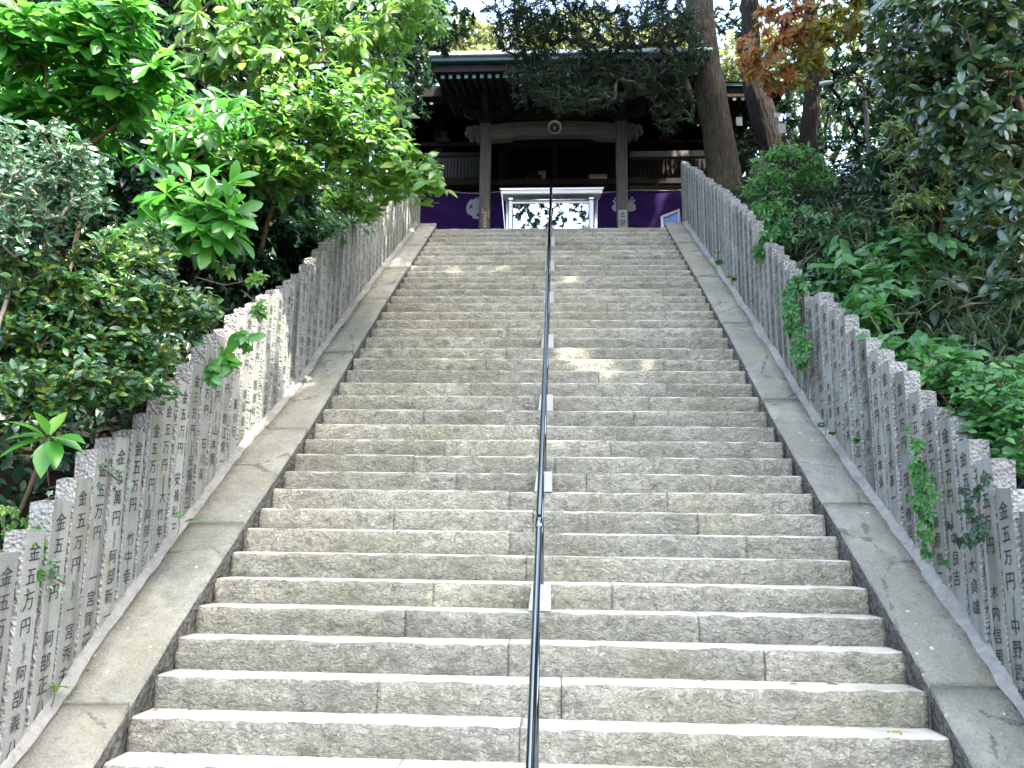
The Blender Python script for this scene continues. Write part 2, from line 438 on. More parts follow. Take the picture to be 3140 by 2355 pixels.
# ground
def hillz(x, y):
    a = abs(x) - 2.9
    b = 0.0 if a < 0 else (.75 * min(a / .35, 1) + .27 * max(a - .35, 0))
    if x > 0 and y > 11: b *= 1 - .25 * min((y - 11) / 3, 1)
    fl = min(max((y - 15.5) / 2.5, 0), 1)
    b *= 1 - .75 * fl
    base = Gr(y) - .25 * (a < 0.1)
    far = max(0, y - 34) * .35
    return base + b * (1 if y > 1 else max(0, (y + 3) / 4)) + far + (.12 * noise.noise(Vector((x * .7, y * .7, 1))) if a > .35 else 0)
xs = np.concatenate([[-400, -120, -60, -35], np.arange(-22, -8, 1.0), np.arange(-8, -2.4, .25), [-2.0, 0, 2.0], np.arange(2.4, 8, .25), np.arange(8, 22, 1.0), [35, 60, 120, 400]])
ysg = np.concatenate([[-400, -120, -50, -25], np.arange(-14, 2, 1.0), np.arange(2, 18, .25), np.arange(18, 34, 1.0), [36, 40, 50, 65, 90, 150, 400]])
V = [(x, y, hillz(min(max(x, -24), 24), min(max(y, -20), 60))) for y in ysg for x in xs]
nx = len(xs)
Q = [(j * nx + i, j * nx + i + 1, (j + 1) * nx + i + 1, (j + 1) * nx + i) for j in range(len(ysg) - 1) for i in range(nx - 1)]
o = link('ground', npmesh('ground', np.array(V), np.array(Q), True), None, M['soil']); o['kind'] = 'structure'
# court on top and forecourt below, laid above the soil
b = MB(); b.box(-9, 9, YTOP + GO * .9, 26, ZLAND - .2, ZLAND - .012)
o = b.build('temple_court', M['paving']); o['kind'] = 'structure'
b = MB(); b.box(-6, 6, -8, YBOT + .1, ZFORE - RISE - .2, ZFORE - RISE)
o = b.build('forecourt', M['paving']); o['kind'] = 'structure'

# stone stairs: one object per hewn block
stairs = bpy.data.objects.new('stone_stairs', None); COL.objects.link(stairs); stairs['kind'] = 'structure'
srng = random.Random(11)
def step_block(x0, x1, y, ynext, z, zb, seed, last):
    n = max(3, int((x1 - x0) / .026)); nz = 7
    vs, fs, mi = [], [], []
    top_dep = ynext + .05 - y
    zt = z + srng.uniform(-.005, .005); yy = y + srng.uniform(-.006, .006)
    rows = []
    for k in range(nz + 1):                       # riser, bottom to top
        t = k / nz
        row = []
        for i in range(n + 1):
            x = x0 + (x1 - x0) * i / n
            zz = zb + (zt - zb) * t
            q = Vector((x * 9, y * 5, zz * 12))
            d = .020 * noise.noise(q) + .016 * noise.noise(q * 2.7) + .010 * noise.noise(q * 5)
            edge = min(i, n - i) / 2.0
            w = min(1.0, .8 + edge * .2)
            prof = .012 * math.sin(math.pi * min(1, t * 1.05)) + (.012 if k == nz else 0) * -1
            dy = -(d + prof) * w
            dz = 0
            if k == nz:
                dz = -.007 + .012 * noise.noise(Vector((x * 7, y * 3, 5)))
                dy = min(dy, .004) * .6 + .010
            row.append((x, yy + dy, zz + dz))
        rows.append(row)
    back1 = [(x0 + (x1 - x0) * i / n, yy + .03 + .012 * noise.noise(Vector(((x0 + (x1 - x0) * i / n) * 11, y, 2))), zt + .004 * noise.noise(Vector((i * .21 + seed, y, 8)))) for i in range(n + 1)]
    back2 = [(x0 + (x1 - x0) * i / n, yy + top_dep, zt) for i in range(n + 1)]
    rows += [back1, back2]
    for r_ in rows: vs += r_
    m = n + 1
    for k in range(len(rows) - 1):
        for i in range(n):
            fs.append((k * m + i, k * m + i + 1, (k + 1) * m + i + 1, (k + 1) * m + i)); mi.append(1 if k >= nz else 0)
    me = bpy.data.meshes.new('step_stone')
    # ends
    c = len(vs)
    for xx in (x0, x1): vs += [(xx, yy + top_dep, zb)]
    e0 = [k * m for k in range(len(rows))]; e1 = [k * m + n for k in range(len(rows))]
    fs.append(tuple(e0 + [c])); mi.append(0); fs.append(tuple(reversed(e1 + [c + 1]))); mi.append(0)
    me.from_pydata(vs, [], fs)
    me.polygons.foreach_set('material_index', mi)
    me.polygons.foreach_set('use_smooth', [f < len(fs) - 2 for f in range(len(fs))])
    me.update()
    return link('step_stone', me, stairs, [M['step'], M['tread']])
prev = []
for i in range(-4, NTOP + 1):
    y = Y0 + GO * i; z = S(y)
    a, bb = xl(y) + .004, xr(y) - .004
    js = [a]
    while True:
        for _ in range(12):
            w = srng.uniform(.95, 2.1); nxt = js[-1] + w
            if all(abs(nxt - q) > .12 for q in prev): break
        if nxt > bb - .5: break
        js.append(nxt)
    js.append(bb); prev = js[1:-1]
    for k in range(len(js) - 1):
        step_block(js[k] + .0012, js[k + 1] - .0012, y, y + GO, z, z - RISE - .03, i * 10 + k, i == NTOP)

# sloping stone borders
hb = lambda y: float(np.interp(y, [4, 6, 8, 14], [.075, .065, .04, .025]))
def border(side):
    s = -1 if side == 'L' else 1
    inner, outer, face = (xl, xlo, xlf) if s < 0 else (xr, xro, xrf)
    lab = 'sloping grey stone border along the left edge of the stairs, spotted with white lichen' if s < 0 else 'sloping mottled stone border along the right edge of the stairs, free of white spots'
    th = thing('stone_border', (s * 2.4, YBOT, ZFORE), lab, 'stone border', 'stone borders beside the stairs')
    r_ = random.Random(3 if s < 0 else 5)
    ends = [3.35]
    while ends[-1] < YTOP + .25: ends.append(ends[-1] + r_.uniform(1.15, 1.7))
    ends[-1] = YTOP + .27
    for y0_, y1_ in zip(ends[:-1], ends[1:]):
        y0_ += .005; y1_ -= .005
        n = 14; vs, fs, mi = [], [], []
        dzb = r_.uniform(-.006, .006)
        for k in range(n + 1):
            y = y0_ + (y1_ - y0_) * k / n
            zt = S(y) + hb(y) + dzb
            xi, xo = inner(y), outer(y)
            w1 = .012 * noise.noise(Vector((y * 5, s, 3))); w2 = .010 * noise.noise(Vector((y * 6, s, 9)))
            rough = lambda q: s * .022 * noise.noise(Vector((y * 8, q * 9, s * 4)))
            vs += [(xi + rough(3), y, zt - .48), (xi + rough(2), y, zt - .30), (xi + rough(1), y, zt - .13), (xi + w1 * .5, y, zt - .02), (xi + s * .018, y, zt + .002 + w2 * .3),
                   ((xi * 2 + xo) / 3, y, zt + .004 * noise.noise(Vector((y * 4, 1, s)))), ((xi + xo * 2) / 3, y, zt + .004 * noise.noise(Vector((y * 4, 2, s)))), (xo + w2, y, zt), (xo + w2, y, zt - .3)]
        for k in range(n):
            for c in range(8):
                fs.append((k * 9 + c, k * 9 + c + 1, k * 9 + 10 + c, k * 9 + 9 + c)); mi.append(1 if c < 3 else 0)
        fs.append(tuple(range(8, -1, -1))); mi.append(0); fs.append(tuple(n * 9 + c for c in range(9))); mi.append(0)
        me = bpy.data.meshes.new('coping_stone'); me.from_pydata(vs, [], fs)
        me.polygons.foreach_set('material_index', mi); me.polygons.foreach_set('use_smooth', [len(f) == 4 for f in fs])
        bm = bmesh.new(); bm.from_mesh(me); bmesh.ops.recalc_face_normals(bm, faces=bm.faces); bm.to_mesh(me); bm.free()
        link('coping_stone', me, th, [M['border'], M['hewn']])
    vs, fs = [], []
    n = 190
    for k in range(n + 1):
        y = 3.4 + (YTOP + .2 - 3.4) * k / n
        zt = S(y) + hb(y); xo, xf = outer(y), face(y) + s * .03
        w = .035 * max(0, noise.noise(Vector((y * 2.3, s, 7))) + .25) + .02 * noise.noise(Vector((y * 9, s, 2)))
        hgt = .030 + .03 * noise.noise(Vector((y * 3, s, 5)))
        vs += [(xo - s * (.01 + max(0, w)), y, zt + .006), (xo + s * .02, y, zt + .012 + hgt * .4), (xf, y, zt + .035 + hgt), (xf, y, zt - .25)]
    for k in range(n):
        for c in range(3): fs.append((k * 4 + c, k * 4 + c + 1, k * 4 + 5 + c, k * 4 + 4 + c))
    link('mortar_fillet', npmesh('mortar_fillet', np.array(vs), np.array(fs), True), th, M['mortar'])
border('L'); border('R')

# ------------------------------------------------------------------ lettered pillar fences
GLY = {}
def glyph(ch):
    if ch not in GLY:
        c = bpy.data.curves.new('glyph', 'FONT'); c.body = ch; c.resolution_u = 2; c.size = 1
        q = bpy.data.objects.new('glyph', c); COL.objects.link(q)
        me = bpy.data.meshes.new_from_object(q.evaluated_get(bpy.context.evaluated_depsgraph_get()))
        v = np.array([w.co[:2] for w in me.vertices]) if len(me.vertices) else np.zeros((0, 2))
        GLY[ch] = (v, [tuple(p.vertices) for p in me.polygons])
        bpy.data.objects.remove(q); bpy.data.curves.remove(c); bpy.data.meshes.remove(me)
    return GLY[ch]
def write(mb, text, origin, ex, ez, size, pitch, m=0, brush=None):
    """vertical line of characters: origin = top centre, ex = right, ez = up"""
    origin, ex, ez = (np.array(q, float) for q in (origin, ex, ez))
    for k, ch in enumerate(text):
        if ch == ' ': continue
        v, f = glyph(ch)
        sz = size * (brush.uniform(.92, 1.08) if brush else 1)
        sh = brush.uniform(.06, .18) if brush else 0
        c = origin - ez * (pitch * (k + .5)) + (ex * brush.uniform(-.006, .006) if brush else 0)
        vs = [c + ex * ((p[0] - .5) * sz) * .94 + ez * ((p[1] - .36) * sz + (p[0] - .5) * sz * sh) for p in v]
        mb.add(vs, f, m)

LT = ['金五万円  阿部義八', '金五万円  阿部正八', '金五万円  一宮秀夫', '金五万円  一宮買花', '金五萬円  阿部新一', '金五万円  竹中幸一', '金五万円  阿部フジコ', '金五万円  大竹年吉', '金五万円  安福利三',
      '金三万円  安福利三七', '金五万円  石川深', '金一万円  山本寛', '金三万円  鈴江常一', '金三万円  夏川行', '金五万円  南岡良三', '金五万円  南郷利一', '金五万円  山岡正夫', '金五万円  大川文子', '金五万円  大西一', '金五万円  白石信一']
RT = ['金五万円  石川清', '金五万円  清部竹一', '金五万円  中野武雄', '金五万円  木内信男', '金五万円  大貞雄', '金五万円  中良吉', '金五万円  藤原悦二', '金五万円  野村三郎', '金六万円  茂木修呂', '金六万円  大澤一', '金六万円  吉本弘', '金六万円  吉大三',
      '金六万円  大西正一', '金六万円  天川夫', '金七万円  三木一', '金七万円  大西清', '金五万円  山本一男', '金五万円  西川正']
def fence(side):
    s = -1 if side == 'L' else 1
    face = xlf if s < 0 else xrf
    lab = 'left fence of grey stone pillars with black vertical lettering, under bushes' if s < 0 else 'right fence of grey stone pillars with black vertical lettering, hung with ivy'
    th = thing('stone_fence', (face(4), 3.3, ZFORE), lab, 'fence', 'lettered stone pillar fences beside the stairs')
    r_ = random.Random(21 if s < 0 else 22)
    if s < 0: ky, kh = [3, 4.4, 4.8, 5.1, 5.4, 6, 6.25, 7, 8, 9.3, 12, 14.3], [1.2, 1.2, 1.24, 1.16, 1.12, 1.2, 1.26, 1.28, 1.16, 1.22, 1.16, 1.10]
    else: ky, kh = [3, 4.5, 5.5, 6.2, 7.5, 7.62, 7.66, 8.1, 8.3, 9.15, 9.2, 9.5, 9.55, 10.2, 12, 14.3], [1.2, 1.2, 1.22, 1.25, 1.27, 1.27, 1.06, 1.06, 1.2, 1.2, 1.06, 1.08, 1.24, 1.27, 1.2, 1.08]
    ps = .2; n = 0
    y = 3.42 if s < 0 else 3.44
    y_first = 4.25
    while y < 14.35:
        wy = .172 + r_.uniform(-.006, .006); dx = .125 + r_.uniform(-.012, .012)
        ya, yb = y, y + wy
        slant = float(np.interp(y, [5, 9, 14], [.0, .03, .055])) + r_.uniform(-.008, .012)
        zt = S(y + .1) + float(np.interp(y, ky, kh)) + r_.uniform(-.022, .022)
        zb = S(y) - .25
        x = face(y) + r_.uniform(-.006, .006)
        lean = r_.uniform(-.011, .011)
        xb = x + s * dx
        # sawn front face, split rough sides and top
        e = .006
        vs, fs, mi = [], [], []
        nz = 9
        for k in range(nz + 1):
            t = k / nz
            for j, (px, py) in enumerate([(x, ya + e), (x, yb - e), (x + s * e, yb), (xb, yb), (xb, ya), (x + s * .07, ya), (x + s * e, ya)]):
                top = zt - slant * .5 + slant * (py - ya) / wy
                zz = zb + (top - zb) * t + (0 if k < nz else (-.012 if j in (3, 4) else 0) + r_.uniform(-.006, .006))
                q = Vector((px * 20, py * 20, zz * 9))
                jx = .010 * noise.noise(q) if j >= 3 else (.002 * noise.noise(q))
                jy = .011 * noise.noise(q + Vector((9, 0, 0))) if j in (4, 5) else .0018 * noise.noise(q + Vector((3, 3, 3)))
                vs.append((px + jx, py + jy + lean * t, zz))
        for k in range(nz):
            for j in range(7):
                jj = (j + 1) % 7
                fs.append((k * 7 + j, k * 7 + jj, k * 7 + 7 + jj, k * 7 + 7 + j)); mi.append(0 if j == 0 else 1)
        fs.append(tuple(nz * 7 + j for j in range(7))); mi.append(1)
        me = bpy.data.meshes.new('stone_pillar'); me.from_pydata(vs, [], fs); me.polygons.foreach_set('material_index', mi)
        bm = bmesh.new(); bm.from_mesh(me); bmesh.ops.recalc_face_normals(bm, faces=bm.faces); bm.to_mesh(me); bm.free()
        po = link('stone_pillar', me, th, [M['pface'], M['prough']])
        lst = LT if s < 0 else RT
        idx = int(round((y - y_first) / ps))
        if idx < 0: txt = '金五万円  大西正'
        elif idx < len(lst): txt = lst[idx]
        else: txt = r_.choice(['金五万円', '金一万円', '金三万円']) + '  ' + r_.choice(['大西', '山本', '石川', '中野', '木内', '阿部']) + r_.choice(['正一', '清', '文夫', '三郎', '信男'])
        amt, name = txt.split('  ')
        mb = MB()
        ex = (0, 1, 0) if s < 0 else (0, -1, 0)
        xs_ = x - s * .004
        span = zt - slant - (S(y) + .08)
        csz = .098 if y < 8 else .092
        write(mb, amt, (xs_, y + wy / 2 + lean, zt - .05 - slant), ex, (0, 0, 1), csz, min(.125, span * .108), brush=r_)
        write(mb, name, (xs_, y + wy / 2 + lean * .4, zt - slant - .05 - span * .52), ex, (0, 0, 1), csz, min(.118, span * .44 / max(3, len(name))), brush=r_)
        if y < 8.5: write(mb, '徳島市南町', (xs_, y + wy / 2 - (.03 if s < 0 else -.03) * 0, zt - slant - .05 - span * .44), ex, (0, 0, 1), .026, .021, brush=r_) if r_.random() < .5 else None
        if mb.f: mb.build('inscription', M['ink'], po, fix=False)
        y += ps + r_.uniform(-.003, .003); n += 1
    b = MB()
    k = 40
    for q in range(k):
        y0_, y1_ = 3.3 + 11.1 * q / k, 3.3 + 11.1 * (q + 1) / k
        b.add([(face(y0_) + s * .02, y0_, S(y0_) - .4), (face(y0_) + s * .2, y0_, S(y0_) - .4), (face(y1_) + s * .2, y1_, S(y1_) - .4), (face(y1_) + s * .02, y1_, S(y1_) - .4),
               (face(y0_) + s * .02, y0_, S(y0_) + .03), (face(y0_) + s * .2, y0_, S(y0_) + .03), (face(y1_) + s * .2, y1_, S(y1_) + .03), (face(y1_) + s * .02, y1_, S(y1_) + .03)],
              [(4, 5, 6, 7), (0, 1, 5, 4), (2, 3, 7, 6), (3, 0, 4, 7), (1, 2, 6, 5)])
    b.build('plinth', M['mortar'], th)
fence('L'); fence('R')

# ------------------------------------------------------------------ centre handrail
def rail_x(y): return float(np.interp(y, [2.2, 4.2, 6, 8, 14], [-.033, -.029, -.027, -.026, -.022]))
hr = thing('handrail', (-.03, 3, 0), 'dark polished steel handrail running up the middle of the stairs', 'handrail')
HR = .80
pts = [(rail_x(y), y, S(y) + HR) for y in np.linspace(2.3, 14.0, 60)]
b = MB(); b.tube(pts, .0195, 14); b.build('rail_pipe', M['rail'], hr, True)
b = MB(); yj = 4.95; b.tube([(rail_x(q), q, S(q) + HR) for q in (yj, yj + .03, yj + .06, yj + .09)], [.0205, .023, .023, .0205], 14); b.build('pipe_joint', M['rail'], hr, True)
for i in (-2, 3, 8, 13, 18, 23, 28, 33, 37):
    y = Y0 + GO * i + .11; zt = S(Y0 + GO * i)
    x = rail_x(y) + .006
    b = MB(); b.tube([(x, y, zt + .1), (x, y, zt + HR + (S(y) - zt) - .005)], .0165, 12); b.build('post', M['rail'], hr, True)
    w = .065 if i < 37 else .05
    b = MB()
    zt2 = zt + RISE * (.93 if i < 37 else .35)
    b.add([(x - w - .012, y - .10, zt), (x + w, y - .10, zt), (x + w, y + .10, zt), (x - w - .012, y + .10, zt), (x - w + .008, y - .088, zt2), (x + w - .004, y - .088, zt2), (x + w - .004, y + .1, zt2), (x - w + .008, y + .1, zt2)],
          [(4, 5, 6, 7), (0, 1, 5, 4), (1, 2, 6, 5), (2, 3, 7, 6), (3, 0, 4, 7)])
    b.build('post_base', M['plaster'], hr)
# ------------------------------------------------------------------ temple hall on top
YP = 16.5                                                       # plane of the porch pillars
hall = thing('temple_hall', (0.3, YP, ZLAND), 'dark wooden temple hall with carved porch beam and verdigris eave behind the stair top', 'temple')
def bx(u0, v0, u1, v1, y, dy, name, mat, parent, bev=.006):
    """a squared timber whose front fills the rectangle (u0,v0)-(u1,v1) at distance y; it is dy deep"""
    a = at(u0, (v0 + v1) / 2, y); c = at(u1, (v0 + v1) / 2, y); um = (u0 + u1) / 2
    zt, zb = at(um, v0, y)[2], at(um, v1, y)[2]
    b = MB(); b.bevbox(min(a[0], c[0]), max(a[0], c[0]), y, y + dy, min(zb, zt), max(zb, zt), min(bev, abs(zt - zb) * .2, abs(c[0] - a[0]) * .2))
    return b.build(name, mat, parent)
X = lambda u, y, v=600: at(u, v, y)[0]
Z = lambda v, y, u=1700: at(u, v, y)[2]
# porch pillars
PX = [(X(1463 + 33, YP, 500)), (X(1905, YP, 500))]
PX = [at(1487, 540, YP)[0], at(1908, 540, YP)[0]]
hw = .115
for x in PX:
    b = MB(); b.bevbox(x - hw, x + hw, YP, YP + .23, ZLAND + .12, Z(372, YP), .022); po = b.build('porch_pillar', M['wood'], hall)
    b = MB(); b.bevbox(x - .2, x + .2, YP - .09, YP + .32, ZLAND - .02, ZLAND + .12, .02); b.build('pillar_footing', M['border'], po)
# carved tie beam, bowed, with thicker hanging ends
n = 40; vs, fs = [], []
xa, xb_ = PX[0] + hw, PX[1] - hw
zt0, zt1, zb0 = Z(374, YP), Z(368, YP), Z(424, YP)
for k in range(n + 1):
    t = k / n; x = xa + (xb_ - xa) * t
    bow = 4 * t * (1 - t)
    top = Z(376, YP) + bow * .075
    bot = Z(426, YP) + bow * .05
    e = min(t, 1 - t)
    bot += .05 * min(1, max(0, (e - .16) / .03))                  # the stepped ends
    fat = .0
    vs += [(x, YP + .03, bot + .012), (x, YP - .005, (top + bot) / 2), (x, YP + .03, top - .012), (x, YP + .2, top), (x, YP + .2, bot)]
for k in range(n):
    for c in range(5): fs.append((k * 5 + c, k * 5 + (c + 1) % 5, k * 5 + 5 + (c + 1) % 5, k * 5 + 5 + c))
fs += [(4, 3, 2, 1, 0), tuple(n * 5 + c for c in range(5))]
me = bpy.data.meshes.new('carved_beam'); me.from_pydata(vs, [], fs)
bm = bmesh.new(); bm.from_mesh(me); bmesh.ops.recalc_face_normals(bm, faces=bm.faces); bm.to_mesh(me); bm.free()
beam = link('carved_beam', me, hall, [M['beamwood']])
# scroll carving on the beam: raised vines, right and left
for sgn in (1, -1):
    b = MB(); cx = (xa + xb_) / 2
    P = []
    for t in np.linspace(0, 1, 26):
        x = cx - sgn * (1.12 - .62 * t)
        z = Z(402, YP) + .035 * math.sin(t * 9.5) + .03 * t
        P.append((x, YP + .004, z))
    b.tube(P, [.012 + .006 * math.sin(t * 3.1) for t in np.linspace(0, 1, 26)], 6)
    P = [(cx - sgn * (.62 + .1 * math.cos(a) * (1 - a / 11)), YP + .004, Z(398, YP) + .075 * math.sin(a) * (1 - a / 11)) for a in np.linspace(0, 9, 26)]
    b2 = MB(); b2.tube(P, .011, 6)
    b.build('vine_carving', M['beamwood'], beam, True); b2.build('scroll_carving', M['beamwood'], beam, True)
    b3 = MB()
    for k in range(6):
        a = k * 1.05; c = (cx - sgn * .40 + .04 * math.cos(a), YP + .0, Z(385, YP) + .035 * math.sin(a))
        b3.tube([(c[0] - .03 * math.cos(a), c[1] + .01, c[2] - .03 * math.sin(a)), c, (c[0] + .025 * math.cos(a), c[1] + .01, c[2] + .025 * math.sin(a))], [.004, .022, .004], 6)
    q = b3.build('flower_carving', M['beamwood'], beam, True); q['kind'] = 'stuff'
# carved beast heads outside the pillars
for x, sgn in ((PX[0] - hw, -1), (PX[1] + hw, 1)):
    zc = Z(402, YP)
    prof = [(0, .17), (.10, .19), (.2, .15), (.27, .17), (.33, .10), (.27, .06), (.35, .02), (.31, -.05), (.22, -.03), (.25, -.11), (.19, -.17), (.12, -.11), (.07, -.2), (0, -.21)]
    b = MB(); b.prism([(x + sgn * px, YP + .03, zc + pz) for px, pz in prof], (0, .16, 0))
    hd = b.build('beast_head_carving', M['wood'], hall)
    b = MB()
    for (px, pz, r_) in [(.08, .12, .05), (.2, .1, .045), (.27, .01, .04), (.12, 0, .055), (.16, -.1, .04), (.06, -.12, .04)]:
        b.tube([(x + sgn * (px - r_), YP + .035, zc + pz - r_ * .4), (x + sgn * px, YP + .0, zc + pz), (x + sgn * (px + r_), YP + .035, zc + pz + r_ * .4)], [.006, r_, .006], 8)
    q = b.build('curl', M['wood'], hd, True); q['kind'] = 'stuff'
# bracket sets over the pillars
for x in PX:
    z0 = Z(372, YP)
    b = MB(); b.bevbox(x - .145, x + .145, YP - .03, YP + .26, z0, z0 + .14, .03); b.build('bearing_block', M['midwood'], hall)
    zb = z0 + .14
    prof = [(-.5, .17), (-.5, .11), (-.44, .05), (-.3, .0), (.3, .0), (.44, .05), (.5, .11), (.5, .17)]
    b = MB(); b.prism([(x + px, YP + .05, zb + pz) for px, pz in prof], (0, .13, 0)); b.build('bracket_arm', M['midwood'], hall)
    for px in (-.42, 0, .42):
        b = MB(); b.bevbox(x + px - .085, x + px + .085, YP + .02, YP + .21, zb + .17, zb + .28, .02); b.build('bearing_block', M['midwood'], hall)
    b = MB(); b.prism([(x - .06, YP - .62, zb + .22), (x - .06, YP - .62, zb + .12), (x - .06, YP - .35, zb + .03), (x - .06, YP + .05, zb), (x - .06, YP + .05, zb + .22)], (.12, 0, 0)); b.build('nose_bracket', M['midwood'], hall)
    prof = [(-.62, .0), (-.55, -.02), (-.2, .02), (.2, .02), (.55, -.02), (.62, .0), (.55, .1), (.3, .13), (-.3, .13), (-.55, .1)]
    b = MB(); b.prism([(x + px, YP + .06, zb + .31 + pz) for px, pz in prof], (0, .11, 0)); b.build('cloud_bracket', M['midwood'], hall)
# purlin over the brackets and the strut row
zpur = Z(372, YP) + .14 + .31 + .14
b = MB(); b.bevbox(-2.9, 3.3, YP - .02, YP + .22, zpur, zpur + .24, .02); b.build('purlin', M['dark'], hall)
b = MB(); b.prism([(xa + .35, YP + .08, Z(372, YP) + .1), (xb_ - .35, YP + .08, Z(372, YP) + .1), (xb_ - .75, YP + .08, Z(372, YP) + .33), ((xa + xb_) / 2, YP + .08, Z(372, YP) + .45), (xa + .75, YP + .08, Z(372, YP) + .33)], (0, .1, 0)); b.build('frog_leg_strut', M['midwood'], hall)
# porch eave
YE = 15.0
zt = Z(232, YE)
xe0, xe1 = at(1338, 200, YE)[0], at(2160, 200, YE)[0]
sp = 26.4 * YE / F_PX
x = at(1358, 232, YE)[0]; k = 0
while x < xe1 - .04:
    b = MB(); b.prism([(x - .035, YE, zt - .04), (x + .035, YE, zt - .04), (x + .035, YE, zt + .04), (x - .035, YE, zt + .04)], (0, 3.3, .95)); ro = b.build('rafter', M['dark'], hall)
    b = MB(); b.bevbox(x - .038, x + .038, YE - .02, YE - .001, zt - .042, zt + .042, .004); b.build('rafter_cap', M['teal'], ro)
    x += sp; k += 1
b = MB(); b.prism([(xe0, YE - .03, zt + .05), (xe0, YE - .03, Z(197, YE)), (xe0, YE + 3.3, Z(197, YE) + .98), (xe0, YE + 3.3, zt + 1.02)], (xe1 - xe0, 0, 0)); b.build('eave_boarding', M['dark'], hall)
b = MB(); b.bevbox(xe0 - .05, xe1 + .05, YE - .07, YE - .005 - .03, Z(222, YE), Z(199, YE), .01); b.build('eave_board', M['midwood'], hall)
b = MB(); b.bevbox(xe0 - .09, xe1 + .09, YE - .16, YE + .1, Z(197, YE) + .004, Z(182, YE), .01); b.build('fascia', M['teal'], hall)
ns = 9
for k in range(ns):                                              # sheet edge in nine pieces
    x0 = xe0 - .13 + (xe1 - xe0 + .26) * k / ns; x1 = xe0 - .13 + (xe1 - xe0 + .26) * (k + 1) / ns
    b = MB(); b.bevbox(x0 + .004, x1 - .004, YE - .21, YE + .12, Z(182, YE) + .003, Z(170, YE) + random.uniform(-.006, .006), .01); b.build('roof_edge_sheet', M['roofedge'], hall)
zr = Z(170, YE)
b = MB(); b.prism([(xe0 - .13, YE - .1, zr - .01), (xe0 - .13, YE + 4, zr + 1.25), (xe0 - .13, YE + 4, zr + .9), (xe0 - .13, YE + .1, zr - .16)], (xe1 - xe0 + .26, 0, 0)); b.build('porch_roof', M['teal'], hall)
# main eaves on both sides, farther back
YM = 18.3
for (u0, u1) in ((1120, 1352), (1990, 2380)):
    xm0, xm1 = at(u0, 300, YM)[0], at(u1, 300, YM)[0]
    zm = Z(312, YM)
    x = at(u0 + 8, 312, YM)[0]
    while x < xm1 - .03:
        b = MB(); b.prism([(x - .036, YM, zm - .04), (x + .036, YM, zm - .04), (x + .036, YM, zm + .04), (x - .036, YM, zm + .04)], (0, 2.2, .5)); ro = b.build('rafter', M['dark'], hall)
        b = MB(); b.bevbox(x - .04, x + .04, YM - .02, YM - .001, zm - .044, zm + .044, .004); b.build('rafter_cap', M['teal'], ro)
        x += 27 * YM / F_PX
    b = MB(); b.bevbox(xm0, xm1, YM - .03, YM + .1, zm + .05, zm + .14, .01); b.build('eave_board', M['orange'], hall)
    b = MB(); b.prism([(xm0, YM - .05, zm + .15), (xm0, YM - .05, zm + .26), (xm0, YM + 3, zm + 1.3), (xm0, YM + 3, zm + 1.1)], (xm1 - xm0, 0, 0)); b.build('eave_boarding', M['dark'], hall)
    b = MB(); b.bevbox(xm0 - .05, xm1 + .05, YM - .12, YM + .05, zm + .27, zm + .36, .01); b.build('fascia', M['teal'], hall)
zm = Z(312, YM)
xm0, xm1 = at(1090, 300, YM)[0], at(2420, 300, YM)[0]
b = MB(); b.prism([(xm0, YM - .15, zm + .37), (xm0, YM + 5.5, zm + 2.6), (xm0, YM + 10, zm + .5), (xm0, YM + 10, zm + .2), (xm0, YM + .2, zm + .36)], (xm1 - xm0, 0, 0)); b.build('main_roof', M['dark'], hall)
# body of the hall: posts, walls, floor, inner gloom
YW = 19.6
zfl = Z(566, 17.9)
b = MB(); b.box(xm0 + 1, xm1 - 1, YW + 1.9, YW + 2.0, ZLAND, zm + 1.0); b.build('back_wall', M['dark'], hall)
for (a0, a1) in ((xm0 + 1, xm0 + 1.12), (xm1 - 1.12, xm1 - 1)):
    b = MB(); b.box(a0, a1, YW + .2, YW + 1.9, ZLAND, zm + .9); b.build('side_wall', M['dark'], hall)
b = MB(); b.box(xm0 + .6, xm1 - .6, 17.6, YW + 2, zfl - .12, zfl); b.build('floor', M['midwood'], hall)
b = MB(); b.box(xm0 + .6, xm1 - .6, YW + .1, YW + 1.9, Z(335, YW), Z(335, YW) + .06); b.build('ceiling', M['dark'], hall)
for u in (1180, 1345, 1545, 1880, 2080, 2230):
    x = at(u, 450, YW)[0]
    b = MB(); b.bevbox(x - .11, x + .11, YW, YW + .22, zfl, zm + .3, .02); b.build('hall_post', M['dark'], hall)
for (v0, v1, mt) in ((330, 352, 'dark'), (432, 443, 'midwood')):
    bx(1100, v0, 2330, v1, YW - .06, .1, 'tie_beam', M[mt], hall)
bx(1545, 443, 1880, 452, YW - .1, .05, 'lintel', M['midwood'], hall)
# left: white slatted rail; right: long pale beam and boards
zb_, zt_ = Z(540, 18.0), Z(478, 18.0)
x0, x1 = at(1300, 500, 18)[0], at(1474, 500, 18)[0]
b = MB(); b.bevbox(x0, x1, 17.98, 18.06, zt_, zt_ + .1, .01); b.build('slat_rail', M['midwood'], hall)
b = MB(); b.bevbox(x0, x1, 17.98, 18.06, zb_ - .08, zb_, .01); b.build('slat_rail', M['midwood'], hall)
k = 0; x = x0 + .02
while x < x1 - .05:
    b = MB(); b.bevbox(x, x + .062, 18.0, 18.03, zb_ + .002, zt_ - .002, .004); b.build('slat', M['pale'], hall); x += .078
bx(1932, 462, 2200, 480, 18.2, .14, 'long_beam', M['wood'], hall)
bx(1932, 482, 2200, 552, 18.5, .05, 'board_panel', M['midwood'], hall)
for u in range(1945, 2200, 14): bx(u, 484, u + 3, 550, 18.47, .025, 'lattice_bar', M['dark'], hall, .002)
bx(1930, 553, 2200, 574, 17.7, .3, 'veranda_edge', M['wood'], hall)
